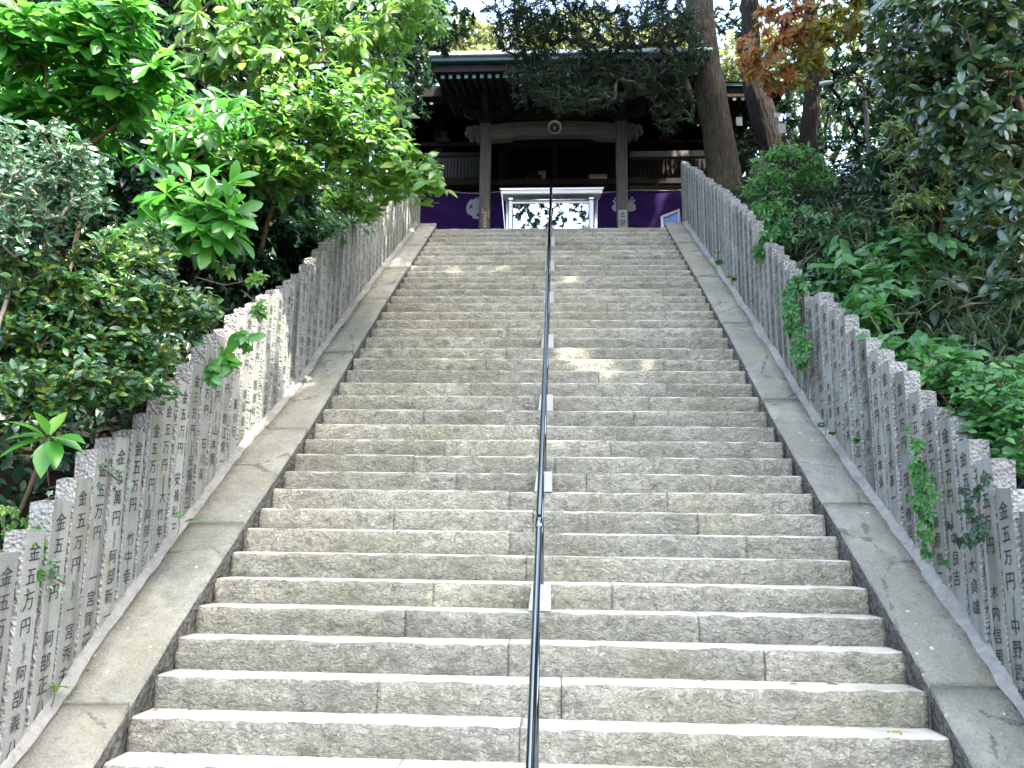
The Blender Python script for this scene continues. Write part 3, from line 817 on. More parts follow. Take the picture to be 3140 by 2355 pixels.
bx(1265, 553, 1476, 574, 17.7, .3, 'veranda_edge', M['midwood'], hall)
bx(1560, 430, 1850, 436, 18.2, .06, 'curtain_rod', M['midwood'], hall)
for u0, u1 in ((1545, 1630), (1632, 1716), (1718, 1800), (1802, 1880)):
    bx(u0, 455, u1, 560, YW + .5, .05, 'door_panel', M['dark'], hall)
# things standing on the veranda
def sbox(name, u0, v0, u1, v1, y, d, mat, label, cat, lid=None):
    a, c = at(u0, v1, y), at(u1, v0, y)
    t_ = thing(name, ((a[0] + c[0]) / 2, y + d / 2, a[2]), label, cat)
    b = MB(); b.bevbox(a[0], c[0], y, y + d, a[2], c[2] - .03, .008); b.build('body', mat, t_)
    b = MB(); b.bevbox(a[0] - .015, c[0] + .015, y - .015, y + d + .015, c[2] - .029, c[2], .006); b.build('lid', lid or mat, t_)
sbox('wooden_box', 1614, 536, 1658, 566, 18.1, .25, M['midwood'], 'small brown wooden box on the hall veranda left of the rail end', 'box')
sbox('white_box', 1808, 535, 1860, 567, 18.1, .25, M['plaster'], 'white box on the hall veranda near the right porch pillar', 'box')
# two papers pasted in the gloom
for k, (u0, v0, u1, v1) in enumerate([(1651, 524, 1673, 550)]):
    b = MB(); a, c = at(u0, v1, 18.6), at(u1, v0, 18.6); b.box(a[0], c[0], 18.6, 18.606, a[2], c[2])
    t_ = thing('notice_paper', (a[0], 18.6, a[2]), 'small grey notice paper with black writing inside the dark hall', 'notice'); b.build('sheet', M['paper'], t_)
    b = MB(); write(b, '祈願', ((a[0] + c[0]) / 2, 18.597, c[2] - .02), (1, 0, 0), (0, 0, 1), .075, .08); b.build('lettering', M['ink'], t_, fix=False)
# straw bell rope hanging in the middle of the hall
t_ = thing('bell_rope', at(1705, 440, 17.9), 'dark twisted bell rope hanging in the middle of the dark hall', 'rope')
for ph in (0, 2.1, 4.2):
    b = MB(); b.tube([(at(1705, 440, 17.9)[0] + .03 * math.cos(ph + q * 1.1), 17.9 + .03 * math.sin(ph + q * 1.1), Z(440, 17.9) - q * .045) for q in range(26)], .026, 6); b.build('strand', M['dark'], t_, True)
# slippers and red lamp on the right veranda edge
t_ = thing('slippers', at(1948, 574, 17.75), 'pair of pale slippers on the right veranda edge beside the porch pillar', 'slippers')
for u in (1942, 1957):
    p0 = at(u, 574, 17.72); b = MB()
    b.tube([(p0[0], 17.72, Z(553, 17.7) + .03), (p0[0] + .02, 17.78, Z(553, 17.7) + .05), (p0[0] + .04, 17.88, Z(553, 17.7) + .03)], [.03, .045, .03], 8); b.build('slipper', M['pale'], t_, True)
t_ = thing('red_lamp', at(2015, 565, 17.65), 'small round red lamp on the right veranda edge', 'lamp')
p0 = at(2015, 565, 17.65); b = MB(); b.tube([p0 + np.array([0, d, 0]) for d in (-.03, -.02, .045)], [.02, .032, .032], 10); b.build('lens', M['red'], t_, True)
b = MB(); b.tube([p0 + np.array([0, d, 0]) for d in (.02, .049)], [.04, .04], 10); b.build('housing', M['black'], t_)
# two carved figures on the beams at the sides
for u, v in ((1362, 425), (2040, 420)):
    p0 = at(u, v, YW - .1)
    b = MB(); b.prism([(p0[0] + a, YW - .16, p0[2] + c) for a, c in ((-.16, -.12), (.16, -.12), (.15, -.02), (.06, .0), (.07, .12), (.1, .2), (0, .15), (-.1, .2), (-.07, .12), (-.06, 0), (-.15, -.02))], (0, .08, 0)); b.build('strut_carving', M['midwood'], hall)

# purple curtain with crests
YC = 17.2
ct = thing('curtain', (at(1690, 590, YC)[0], YC, Z(587, YC)), 'purple cloth curtain with white crests stretched below the hall veranda', 'curtain')
x0, x1 = at(1235, 600, YC)[0], at(2175, 600, YC)[0]
zc1, zc0 = Z(586, YC), Z(586, YC) - 1.35
def cdisp(x, z):
    t = (zc1 - z) / (zc1 - zc0)
    return .05 * math.sin(x * 3.1 + t * 1.3) * t + .02 * math.sin(x * 9 + 1.7 * t * 3) * t + .03 * noise.noise(Vector((x * 1.5, z * 2.0, 3))) + .018 * math.sin((x * .9 + z * 2.2) * 6) * t
def ctop(x):
    return .02 * math.sin(x * 4.4) - .035 * abs(math.sin(x * 1.25))
nxc, nzc = 90, 22
vs = [(x0 + (x1 - x0) * i / nxc, YC + cdisp(x0 + (x1 - x0) * i / nxc, zc1 + (zc0 - zc1) * j / nzc), zc1 + (zc0 - zc1) * j / nzc + ctop(x0 + (x1 - x0) * i / nxc) * (1 - j / nzc)) for j in range(nzc + 1) for i in range(nxc + 1)]
fs = [(j * (nxc + 1) + i, j * (nxc + 1) + i + 1, (j + 1) * (nxc + 1) + i + 1, (j + 1) * (nxc + 1) + i) for j in range(nzc) for i in range(nxc)]
link('cloth', npmesh('cloth', np.array(vs), np.array(fs), True), ct, M['curtain'])
b = MB(); b.tube([(x0 + (x1 - x0) * i / 40, YC + .0, zc1 + ctop(x0 + (x1 - x0) * i / 40) + .012) for i in range(41)], .012, 6); b.build('hanging_cord', M['straw'], ct, True)
def on_cloth(cx, cz, polys, name, parent):
    """flat print: polygons (local units) draped on the cloth"""
    b = MB()
    for poly in polys:
        bmx = bmesh.new()
        f = bmx.faces.new([bmx.verts.new((p[0], 0, p[1])) for p in poly])
        bmesh.ops.triangulate(bmx, faces=[f])
        bmesh.ops.subdivide_edges(bmx, edges=bmx.edges, cuts=1)
        bmesh.ops.triangulate(bmx, faces=bmx.faces)
        bmx.verts.ensure_lookup_table(); bmx.verts.index_update()
        b.add([(cx + v.co.x, YC + cdisp(cx + v.co.x, cz + v.co.z) - .012, cz + v.co.z) for v in bmx.verts], [tuple(v.index for v in f.verts) for f in bmx.faces])
        bmx.free()
    return b.build(name, M['crest'], parent, fix=False)
# three comma crest on the left
pc = at(1464, 638, YC); Rr = 37 * YC / F_PX
def comma(a0):
    P = []
    r0 = Rr * .47
    cxx, czz = math.cos(a0) * Rr * .47, math.sin(a0) * Rr * .47
    for q in np.linspace(0, 2 * math.pi, 22, endpoint=False):
        P.append((cxx + r0 * .92 * math.cos(q), czz + r0 * .92 * math.sin(q)))
    return P
def tail(a0):
    o_, i_ = [], []
    for t in np.linspace(0, 1, 16):
        a = a0 + .35 + t * 1.75
        o_.append((Rr * math.cos(a), Rr * math.sin(a))); i_.append((Rr * (.40 + .58 * t) * math.cos(a), Rr * (.62 + .36 * t) * math.sin(a)))
    return o_ + i_[::-1]
for k in range(3):
    a0 = math.pi * .5 + k * 2 * math.pi / 3 + .2
    on_cloth(pc[0], pc[2], [comma(a0)], 'comma_crest', ct)
    on_cloth(pc[0], pc[2], [tail(a0)], 'comma_tail', ct)
# paulownia crest on the right: three leaves below, flower spikes above
pc = at(1913, 634, YC); s_ = YC / F_PX
def ell(cx, cz, rx, rz, rot=0, n=16, notch=0):
    P = []
    for q in np.linspace(0, 2 * math.pi, n, endpoint=False):
        m_ = 1 + notch * math.cos(5 * q)
        px, pz = rx * m_ * math.cos(q), rz * m_ * math.sin(q)
        P.append(((cx + px * math.cos(rot) - pz * math.sin(rot)) * s_, (cz + px * math.sin(rot) + pz * math.cos(rot)) * s_))
    return P
for q in ([ell(-22, -2, 17, 15, .5, 20, .06)], [ell(22, -2, 17, 15, -.5, 20, .06)], [ell(0, -12, 14, 19, 0, 20, .06)]): on_cloth(pc[0], pc[2], q, 'paulownia_leaf', ct)
for cx, cz in ((0, 44), (-6, 34), (6, 34), (0, 26), (-7, 24), (7, 24), (-26, 28), (-32, 19), (-20, 19), (-26, 14), (26, 28), (32, 19), (20, 19), (26, 14)):
    on_cloth(pc[0], pc[2], [ell(cx, cz, 4.6, 4.2, .78, 8)], 'paulownia_flower', ct)

# sign boards leaning on the porch pillars
yb_ = YP - .06
a, c = at(1471, 708, yb_), at(1503, 637, yb_)
t_ = thing('sign_board', ((a[0] + c[0]) / 2, yb_, a[2]), 'narrow black board with gold writing against the left porch pillar', 'sign')
b = MB(); b.bevbox(a[0], c[0], yb_, yb_ + .03, a[2], c[2], .006); b.build('board', M['black'], t_)
for q0, q1 in ((a[0] - .012, a[0] - .001), (c[0] + .001, c[0] + .012)):
    b = MB(); b.box(q0, q1, yb_ - .01, yb_ + .035, a[2], c[2] + .012); b.build('frame_strip', M['pale'], t_)
b = MB(); write(b, '阿弥陀如来', ((a[0] + c[0]) / 2 + .005, yb_ - .003, c[2] - .075), (1, 0, 0), (0, 0, 1), .075, .074); b.build('lettering', M['gold'], t_, fix=False)
b = MB(); write(b, '本尊', (a[0] + .05, yb_ - .003, c[2] - .02), (1, 0, 0), (0, 0, 1), .04, .05); write(b, '四国霊場', (c[0] - .035, yb_ - .003, c[2] - .03), (1, 0, 0), (0, 0, 1), .036, .05); b.build('small_lettering', M['gold'], t_, fix=False)
a, c = at(1896, 712, yb_), at(1923, 643, yb_)
t_ = thing('sign_board', ((a[0] + c[0]) / 2, yb_, a[2]), 'narrow white board with two black characters against the right porch pillar', 'sign')
b = MB(); b.bevbox(a[0], c[0], yb_, yb_ + .03, a[2], c[2], .006); b.build('board', M['paper'], t_)
b = MB(); write(b, '本堂', ((a[0] + c[0]) / 2, yb_ - .003, c[2] - .035), (1, 0, 0), (0, 0, 1), .15, .165); b.build('lettering', M['ink'], t_, fix=False)

# loudspeaker on the carved beam
p0 = at(1701, 390, YP - .25)
t_ = thing('loudspeaker', p0, 'round grey horn loudspeaker fixed to the middle of the carved porch beam', 'loudspeaker')
ax = np.array([0, -1, -.25]); ax /= np.linalg.norm(ax)
b = MB(); b.lathe(p0, -ax, [(.24, .03), (.16, .045), (.1, .06), (.04, .10), (0, .138), (-.012, .146), (-.014, .140), (-.004, .130), (.03, .105)]); b.build('horn', M['horn'], t_, True, fix=False)
b = MB(); b.lathe(p0, -ax, [(.03, .105), (.05, .085), (.12, .05), (.14, .004)]); b.build('throat', M['pole'], t_, True, fix=False)
b = MB(); b.lathe(p0, -ax, [(.12, .042), (.06, .038), (.03, .03), (.018, .018), (.014, .002)], 16); b.build('driver_cone', M['horn'], t_, True, fix=False)
b = MB(); b.tube([p0 - ax * .2, p0 - ax * .2 + np.array([0, .1, -.02]), np.array([p0[0], YP + .02, p0[2] - .03])], .018, 8); b.build('bracket', M['black'], t_, True)

# stainless candle case with its little roof
yk = 15.1
cs = thing('candle_case', (at(1692, 690, yk)[0], yk, ZLAND), 'stainless steel candle case with reflecting panes under a flat white roof at the stair top', 'candle case')
x0, x1 = at(1531, 583, yk)[0], at(1853, 583, yk)[0]
b = MB(); zt, zb = Z(575, yk), Z(583, yk); b.add([(x0, yk - .02, zt - .012), (x1, yk - .02, zt - .012), (x1 - .05, yk + .75, zt + .12), (x0 + .05, yk + .75, zt + .12), (x0 + .04, yk - .02, zt - .05), (x1 - .04, yk - .02, zt - .05), (x1 - .06, yk + .75, zt + .06), (x0 + .06, yk + .75, zt + .06)], [(0, 1, 2, 3), (7, 6, 5, 4), (0, 4, 5, 1), (1, 5, 6, 2), (2, 6, 7, 3), (3, 7, 4, 0)]); b.build('roof', M['white'], cs)
b = MB(); b.bevbox(x0 + .03, x1 - .035, yk - .005, yk + .05, Z(593, yk), zt - .053, .008); b.build('roof_edge', M['white'], cs)
for u in (1552, 1620, 1761, 1830):
    p0 = at(u, 582, yk - .02); b = MB(); b.tube([p0 + np.array([0, .012, 0]), p0 + np.array([0, -.006, 0])], .009, 8); b.build('rivet', M['steel'], cs)
for u0, u1 in ((1560, 1571), (1807, 1820)):
    b = MB(); xa_, xb2 = at(u0, 660, yk + .1)[0], at(u1, 660, yk + .1)[0]; b.bevbox(xa_, xb2, yk + .1, yk + .17, ZLAND, Z(614, yk + .1), .008); po = b.build('front_post', M['white'], cs)
    b = MB(); xm_ = (xa_ + xb2) / 2; b.bevbox(xm_ - .05, xm_ + .05, yk + .07, yk + .19, Z(614, yk + .1) + .001, Z(606, yk + .1), .012); b.build('hinge', M['steel'], po)
for u0, u1 in ((1552, 1560), (1822, 1832)):
    b = MB(); b.bevbox(at(u0, 640, yk + .65)[0], at(u1, 640, yk + .65)[0], yk + .65, yk + .7, ZLAND, zt + .05, .006); b.build('back_post', M['steel'], cs)
b = MB(); xa_, xb2 = at(1571, 640, yk + .13)[0] + .002, at(1807, 640, yk + .13)[0] - .002
b.tube([(xa_ - .06, yk + .13, Z(613, yk + .13)), (xb2 + .06, yk + .13, Z(613, yk + .13))], .026, 12); b.build('top_rail', M['steel'], cs, True)
zs = Z(619, yk + .13)
b = MB(); b.bevbox(xa_, xb2, yk + .11, yk + .15, zs - .035, zs, .006); b.build('pane_rail', M['white'], cs)
xm_ = (xa_ + xb2) / 2
for q0, q1 in ((xa_ + .02, xm_ - .012), (xm_ + .012, xb2 - .02)):
    b = MB(); b.box(q0, q1, yk + .125, yk + .135, ZLAND + .42, zs - .037); b.build('pane', M['mirror'], cs)
b = MB(); b.bevbox(xm_ - .011, xm_ + .011, yk + .115, yk + .145, ZLAND + .42, zs - .037, .004); b.build('pane_divider', M['steel'], cs)
b = MB(); b.bevbox(xa_, xb2, yk + .11, yk + .6, ZLAND + .3, ZLAND + .418, .01); b.build('tray', M['steel'], cs)
b = MB(); b.bevbox(xa_, xb2, yk + .62, yk + .64, ZLAND + .42, zt + .02, .004); b.build('back_panel', M['dark'], cs)
p0, p1 = at(1539, 592, yk + .02), at(1548, 700, yk + .02)
b = MB(); b.tube([p0, p0 * .8 + p1 * .2], .014, 8); b.tube([p0 * .81 + p1 * .19, p1 + (p1 - p0) * 1.0], .009, 8); q = b.build('stay_rod', M['white'], cs, True); q['kind'] = 'stuff'

# tilted metal framed display stand on the right
yd = 14.75
ds = thing('display_stand', (at(2057, 690, yd)[0], yd, ZLAND), 'tilted silver framed display stand at the top right beside the fence', 'display stand')
cr = [at(2025, 663, yd), at(2084, 639, yd + .02), at(2090, 722, yd), at(2030, 738, yd)]
cen = sum(cr) / 4
for k in range(4):
    p0, p1 = cr[k], cr[(k + 1) % 4]
    d = (cen - (p0 + p1) / 2); d /= np.linalg.norm(d); w = .05
    b = MB(); b.prism([p0, p1, p1 + d * w - (p1 - p0) * .08, p0 + d * w + (p1 - p0) * .08], (0, .05, 0)); b.build('frame_bar', M['steel'], ds)
b = MB(); b.prism([p * .985 + cen * .015 for p in cr], (0, .02, 0)); me = b.mesh('panel'); me.transform(Matrix.Translation((0, .025, 0))); link('panel', me, ds, M['bluegloss'])
p_ = [cr[3] * .62 + cr[0] * .38 + np.array([.06, .02, 0]), cr[3] * .3 + cr[1] * .4 + cr[0] * .3 + np.array([.02, .02, 0]), cr[1] * .4 + cr[2] * .6 + np.array([-.07, .02, -.0]), cr[3] * .6 + cr[2] * .4 + np.array([0, .02, .06])]
b = MB(); b.prism(p_, (0, -.004, 0)); b.build('white_card', M['paper'], ds)
for q in (cr[2], cr[3]):
    b = MB(); b.tube([q + np.array([0, .03, 0]), (q[0], q[1] + .2, ZLAND)], .018, 8); b.build('stand_leg', M['steel'], ds)
# ------------------------------------------------------------------ plants
def outline(st, fold, arch, tip=1.0):
    """leaf blade from stations (x, half width): midrib folded, blade arched; unit length along +x, +z is the upper side"""
    P = [(0, 0, 0)]; T = []
    z = lambda x: -arch * x * x
    for x, w in st: P += [(x, w, z(x) + fold * w), (x, 0, z(x)), (x, -w, z(x) + fold * w)]
    P.append((tip, 0, z(tip)))
    n = len(st)
    T += [(0, 2, 1), (0, 3, 2)]
    for k in range(n - 1):
        a = 1 + 3 * k; b_ = a + 3
        T += [(a, a + 1, b_ + 1), (a, b_ + 1, b_), (a + 1, a + 2, b_ + 2), (a + 1, b_ + 2, b_ + 1)]
    a = 1 + 3 * (n - 1); e = len(P) - 1
    T += [(a, a + 1, e), (a + 1, a + 2, e)]
    return np.array(P, float), np.array(T, int)
def lobed(lobes, inner, arch=.25, stalk=.0):
    """palmate leaf: lobes = (angle, length, half width)"""
    P = [(0, 0, 0)]; ring = []
    for k, (a, l, w) in enumerate(lobes):
        c, s_ = math.cos(a), math.sin(a)
        for (x, y) in ((l * .5, w), (l, 0), (l * .5, -w)):
            px, py = x * c + y * s_, x * s_ - y * c
            ring.append((px, py, -arch * (px * px + py * py)))
        if k < len(lobes) - 1:
            am = (a + lobes[k + 1][0]) / 2
            ring.append((inner * math.cos(am), inner * math.sin(am), .03))
    P += ring
    T = [(0, i, i + 1) for i in range(1, len(P) - 1)]
    return np.array(P, float), np.array(T, int)
LEAF = {
    'obovate': outline([(.22, .075), (.5, .165), (.75, .19), (.92, .10)], .35, .22),
    'broad': outline([(.12, .12), (.35, .24), (.6, .23), (.85, .11)], .3, .25),
    'oval': outline([(.15, .12), (.45, .23), (.75, .19), (.92, .09)], .35, .15),
    'lance': outline([(.15, .08), (.4, .145), (.7, .10)], .4, .25),
    'oval_lo': outline([(.45, .22)], .4, .15),
    'lance_lo': outline([(.4, .13)], .4, .25),
    'spray': outline([(.3, .30), (.65, .26)], .5, .15),
    'blade': outline([(.25, .035), (.6, .03)], .3, .55),
    'maple': lobed([(-2.1, .45, .09), (-1.35, .75, .12), (-.65, .95, .13), (0, 1.05, .13), (.65, .95, .13), (1.35, .75, .12), (2.1, .45, .09)], .3),
    'ivy': lobed([(-1.7, .55, .22), (-.85, .75, .24), (0, 1.0, .26), (.85, .75, .24), (1.7, .55, .22)], .48, .2),
}
LEAF_ME = {}
def leaf_mesh(kind, mat):
    if (kind, mat) not in LEAF_ME:
        P, T = LEAF[kind]
        me = npmesh('leaf', P, T, True); me.materials.append(M[mat]); LEAF_ME[(kind, mat)] = me
    return LEAF_ME[(kind, mat)]
def norm(a): return a / (np.linalg.norm(a, axis=-1, keepdims=True) + 1e-9)
def blades(kind, pos, d, nrm, L):
    P, T = LEAF[kind]
    d = norm(d); s_ = norm(np.cross(nrm, d)); n_ = np.cross(d, s_)
    L = L[:, None, None]
    V = pos[:, None, :] + L * (P[None, :, 0:1] * d[:, None] + P[None, :, 1:2] * s_[:, None] + P[None, :, 2:3] * n_[:, None])
    k = len(P)
    F = (T[None] + (np.arange(len(pos)) * k)[:, None, None]).reshape(-1, 3)
    return V.reshape(-1, 3), F
UPV = np.array([0, 0, 1.0])
def whorl(tips, dirs, n, spread, droop, jitter=.25, face=None):
    """n leaves round each tip; spread = angle from the shoot, droop bends them down"""
    N = len(tips)
    k = np.arange(n)[None] * 2.39996 + rng.uniform(0, 6.28, (N, 1))
    d = norm(dirs)
    a = norm(np.cross(d, np.array([.31, .52, .79]))); b_ = np.cross(d, a)
    sp = spread + rng.normal(0, jitter * .6, (N, n))
    ld = np.cos(sp)[..., None] * d[:, None] + np.sin(sp)[..., None] * (np.cos(k)[..., None] * a[:, None] + np.sin(k)[..., None] * b_[:, None])
    ld = norm(ld + np.array([0, 0, -droop]) + rng.normal(0, jitter * .3, (N, n, 3)))
    fc = UPV * .8 if face is None else np.array(face)
    nr = norm(d[:, None] * .5 + fc + rng.normal(0, jitter, (N, n, 3)))
    nr = norm(nr - ld * (nr * ld).sum(-1, keepdims=True))
    return np.repeat(tips[:, None], n, 1).reshape(-1, 3), ld.reshape(-1, 3), nr.reshape(-1, 3)
def along(tips, dirs, n, length, droop, jitter=.3, face=None):
    """n leaves in two rows along the last stretch of each shoot"""
    N = len(tips); d = norm(dirs)
    t = (np.arange(n)[None] + rng.uniform(-.3, .3, (N, n))) / n
    p = tips[:, None] - d[:, None] * (length * (1 - t))[..., None]
    side = norm(np.cross(d, UPV + .01)); sg = np.where(np.arange(n) % 2 == 0, 1, -1)[None, :, None]
    ld = norm(.75 * d[:, None] + sg * side[:, None] * .9 + np.array([0, 0, -droop]) + rng.normal(0, jitter, (N, n, 3)))
    nr = norm((UPV if face is None else np.array(face)) + rng.normal(0, jitter, (N, n, 3)))
    nr = norm(nr - ld * (nr * ld).sum(-1, keepdims=True))
    return p.reshape(-1, 3), ld.reshape(-1, 3), nr.reshape(-1, 3)
def scatter(ells, n, shell=.5):
    """n points in the ellipsoids [(centre, radii)], crowded towards the rims; also outward directions"""
    w = np.array([e[1][0] * e[1][1] * e[1][2] for e in ells]) ** .67; w /= w.sum()
    cnt = rng.multinomial(n, w); P, D = [], []
    for (c, r_), k in zip(ells, cnt):
        q = norm(rng.normal(0, 1, (k, 3))); rad = rng.uniform(0, 1, (k, 1)) ** (1 / 3 * (1 - shell))
        P.append(np.array(c) + q * rad * np.array(r_)); D.append(q)
    return np.concatenate(P), np.concatenate(D)
def skeleton(base_pts, tips, seg=.16, sag=.0, rtip=.0022, grow=.45, rmax=None, wob=.12):
    """grow shoots from a trunk polyline to every tip; returns tubes [(points, radii)] and the shoot direction at each tip"""
    nodes = [np.array(p, float) for p in base_pts]; par = [-1] + list(range(len(base_pts) - 1))
    order = np.argsort([min(np.linalg.norm(t - np.array(b_)) for b_ in base_pts) for t in tips])
    arr = np.zeros((len(base_pts) + len(tips) * 14 + 10, 3)); arr[:len(nodes)] = nodes
    n = len(nodes); endn = {}
    mid = {}
    for ti in order:
        t = tips[ti]
        dv = arr[:n] - t
        dist = np.sqrt((dv ** 2).sum(1)) + np.where(dv[:, 2] > 0, .5 * dv[:, 2], 0)
        j = int(np.argmin(dist)); p0 = arr[j].copy(); L = np.linalg.norm(t - p0)
        m = int(min(12, max(1, L / seg)))
        off = rng.normal(0, wob * L * .35, 3)
        last = j
        for k in range(1, m + 1):
            s_ = k / m
            p = p0 + (t - p0) * s_ + off * 4 * s_ * (1 - s_) * .5 + np.array([0, 0, sag * L * 4 * s_ * (1 - s_)])
            if n >= len(arr): break
            arr[n] = p; par.append(last); last = n; n += 1
        endn[ti] = last
    P = arr[:n]; par = np.array(par); w = np.zeros(n)
    for ti, e in endn.items(): w[e] += 1
    for i in range(n - 1, 0, -1): w[par[i]] += w[i]
    rad = rtip * np.maximum(w, 1) ** grow
    if rmax is not None: rad = np.minimum(rad, rmax)
    dirs = np.array([P[endn[i]] - P[max(par[endn[i]], 0)] for i in range(len(tips))])
    return P, par, rad, norm(dirs + 1e-6)
def tubes(P, par, rad, skip=0, n=4):
    i = np.arange(max(1, skip), len(P)); i = i[par[i] >= 0]
    a, b_ = P[par[i]], P[i]
    ra, rb = np.minimum(rad[par[i]], rad[i] * 1.6), rad[i]
    d = norm(b_ - a); u = norm(np.cross(d, np.array([.3, .5, .81]))); v = np.cross(d, u)
    ang = np.arange(n) * 2 * math.pi / n
    ring = np.cos(ang)[None, :, None] * u[:, None] + np.sin(ang)[None, :, None] * v[:, None]
    V = np.concatenate([a[:, None] + ra[:, None, None] * ring, b_[:, None] + rb[:, None, None] * ring], 1).reshape(-1, 3)
    q = np.array([(k, (k + 1) % n, n + (k + 1) % n, n + k) for k in range(n)])
    return V, (q[None] + (np.arange(len(i)) * 2 * n)[:, None, None]).reshape(-1, 4)
def leaves_on(parent, kind, mat, pos, d, nrm, L, nobj=300, name='leaf', lo=None, lomat=None):
    """the leaves that show largest become objects of their own, the rest one joined part"""
    N = len(pos); take = np.zeros(N, bool)
    if nobj:
        mid = pos + d * L[:, None] * .5
        dv = mid - CAM; w = dv @ fw
        u = 1570 + F_PX * (dv @ rt) / w; v = 1177.5 - F_PX * (dv @ up) / w
        size = L / np.maximum(w, .1) * F_PX
        ok = (w > .3) & (u > -20) & (u < 3160) & (v > -20) & (v < 2375) & (size > 26)
        sc = np.where(ok, size - 14 * w + 40 * np.abs(nrm @ fw), -1e9)
        idx = np.argsort(-sc)[:nobj]; idx = idx[ok[idx]]; take[idx] = True
        me = leaf_mesh(kind, mat); base = np.array(wpos(parent))
        dd = norm(d); ss = norm(np.cross(nrm, dd)); nn = np.cross(dd, ss)
        for i in idx:
            o = bpy.data.objects.new(name, me)
            l = L[i]; p = pos[i] - base
            o.matrix_local = Matrix(((dd[i, 0] * l, ss[i, 0] * l, nn[i, 0] * l, p[0]), (dd[i, 1] * l, ss[i, 1] * l, nn[i, 1] * l, p[1]), (dd[i, 2] * l, ss[i, 2] * l, nn[i, 2] * l, p[2]), (0, 0, 0, 1)))
            o.parent = parent; COL.objects.link(o)
    r_ = ~take
    if r_.any():
        V, F = blades(lo or kind, pos[r_], d[r_], nrm[r_], L[r_])
        q = link('foliage', npmesh('foliage', V, F, True), parent, M[lomat or mat]); q['kind'] = 'stuff'
def pxe(u, v, y, ru, rv, ry):
    """ellipsoid at a point seen at (u, v), y metres away, ru x rv pixels large there"""
    s_ = y / F_PX
    return (at(u, v, y), (ru * s_, ry, rv * s_))

def bush(name, label, cat, group, base, ells, ntip, kind, mat, nleaf, leaf, mode='whorl', spread=1.15, droop=.2, nobj=300, twig='twig', trunk_r=.03, shell=.45, sag=.1, up=.5, jit=.25, lo=None, extra=None, length=None, foot=None, seg=.16, tips=None):
    base = np.array(base, float)
    t_ = thing(name, base, label, cat, group)
    P0, D0 = scatter(ells, ntip, shell)
    if extra is not None: P0 = np.concatenate([P0, np.array(extra)])
    c0 = np.mean([e[0] for e in ells], axis=0) if foot is None else np.array(foot)
    steps = [base + (c0 - base) * s_ + np.array([.05 * math.sin(5 * s_), .05 * math.cos(4 * s_), 0]) * (1 - s_) for s_ in np.linspace(0, .9, 7)]
    cen = []
    P, par, rad, dirs = skeleton(steps, P0, seg=seg, sag=sag, grow=.42, rmax=trunk_r)
    V, Q = tubes(P, par, rad, 0, 4)
    q = link('stems', npmesh('stems', V, Q, True), t_, M[twig]); q['kind'] = 'stuff'
    ax = norm(dirs + UPV * up)
    face = (-.45 * np.sign(base[0]), -.6, .6)          # blades turn to the open light over the stairs
    if mode == 'whorl': pos, d, nr = whorl(P0, ax, nleaf, spread, droop, jit, face)
    else: pos, d, nr = along(P0, dirs, nleaf, length or leaf * 2.5, droop, jit, face)
    L = leaf * rng.uniform(.55, 1.15, len(pos))
    leaves_on(t_, kind, mat, pos, d, nr, L, nobj, lo=lo)
    return t_
#@@LEFT
gz = lambda x, y: hillz(x, y) - .05
gp = lambda x, y: (x, y, gz(x, y))
GL = 'bushes and trees crowding over the left fence'
bush('large_leaf_shrub', 'bright green shrub with long glossy leaves in rosettes on upright shoots, top left', 'shrub', GL, gp(-3.6, 5.6),
     [pxe(330, 50, 5.3, 150, 70, .25), pxe(90, 120, 5.3, 150, 110, .3), pxe(350, 210, 5.5, 190, 110, .35), pxe(130, 300, 5.6, 190, 110, .3), pxe(430, 330, 5.7, 110, 90, .3), pxe(200, 420, 5.9, 190, 80, .3)], 170, 'obovate', 'l_bright', 8, .225, spread=1.15, droop=.2, up=.9, trunk_r=.022, foot=at(300, 480, 5.7))
bush('large_leaf_shrub', 'low sprig of big glossy green leaves hanging forward over darker bushes above the left fence', 'shrub', GL, gp(-3.0, 6.2),
     [pxe(590, 590, 5.9, 140, 60, .18), pxe(510, 690, 5.9, 100, 60, .2), pxe(660, 690, 5.8, 70, 60, .12)], 34, 'obovate', 'l_bright', 8, .24, spread=1.2, droop=.3, up=.5, trunk_r=.016, foot=at(560, 720, 6.0))
bush('drooping_leaf_tree', 'yellow-green tree with hanging leaves in fives beside the temple view', 'tree', GL, gp(-3.9, 8.2),
     [pxe(960, 40, 8.5, 190, 110, .6), pxe(1130, 160, 8.5, 110, 140, .5), pxe(1180, 330, 8.7, 70, 130, .35), pxe(720, 60, 8.2, 190, 90, .5), pxe(800, 190, 8.4, 130, 110, .5), pxe(640, 130, 8.0, 110, 90, .4), pxe(1210, 40, 8.6, 160, 70, .5), pxe(1150, 480, 8.8, 70, 90, .3), pxe(1290, 20, 8.9, 90, 60, .4)], 270, 'obovate', 'l_hang', 6, .22, spread=1.0, droop=.75, up=.1, trunk_r=.05, jit=.3, foot=at(900, 250, 8.6))
bush('drooping_leaf_tree', 'darker green tree with hanging pointed leaves in the middle of the left thicket', 'tree', GL, gp(-3.9, 7.0),
     [pxe(700, 400, 7.2, 170, 110, .4), pxe(560, 480, 7.2, 120, 90, .4), pxe(800, 520, 7.6, 110, 80, .3), pxe(520, 330, 7.4, 100, 80, .3)], 95, 'obovate', 'l_bright', 6, .20, spread=1.05, droop=.55, up=.15, trunk_r=.03, jit=.3, foot=at(650, 600, 7.3))
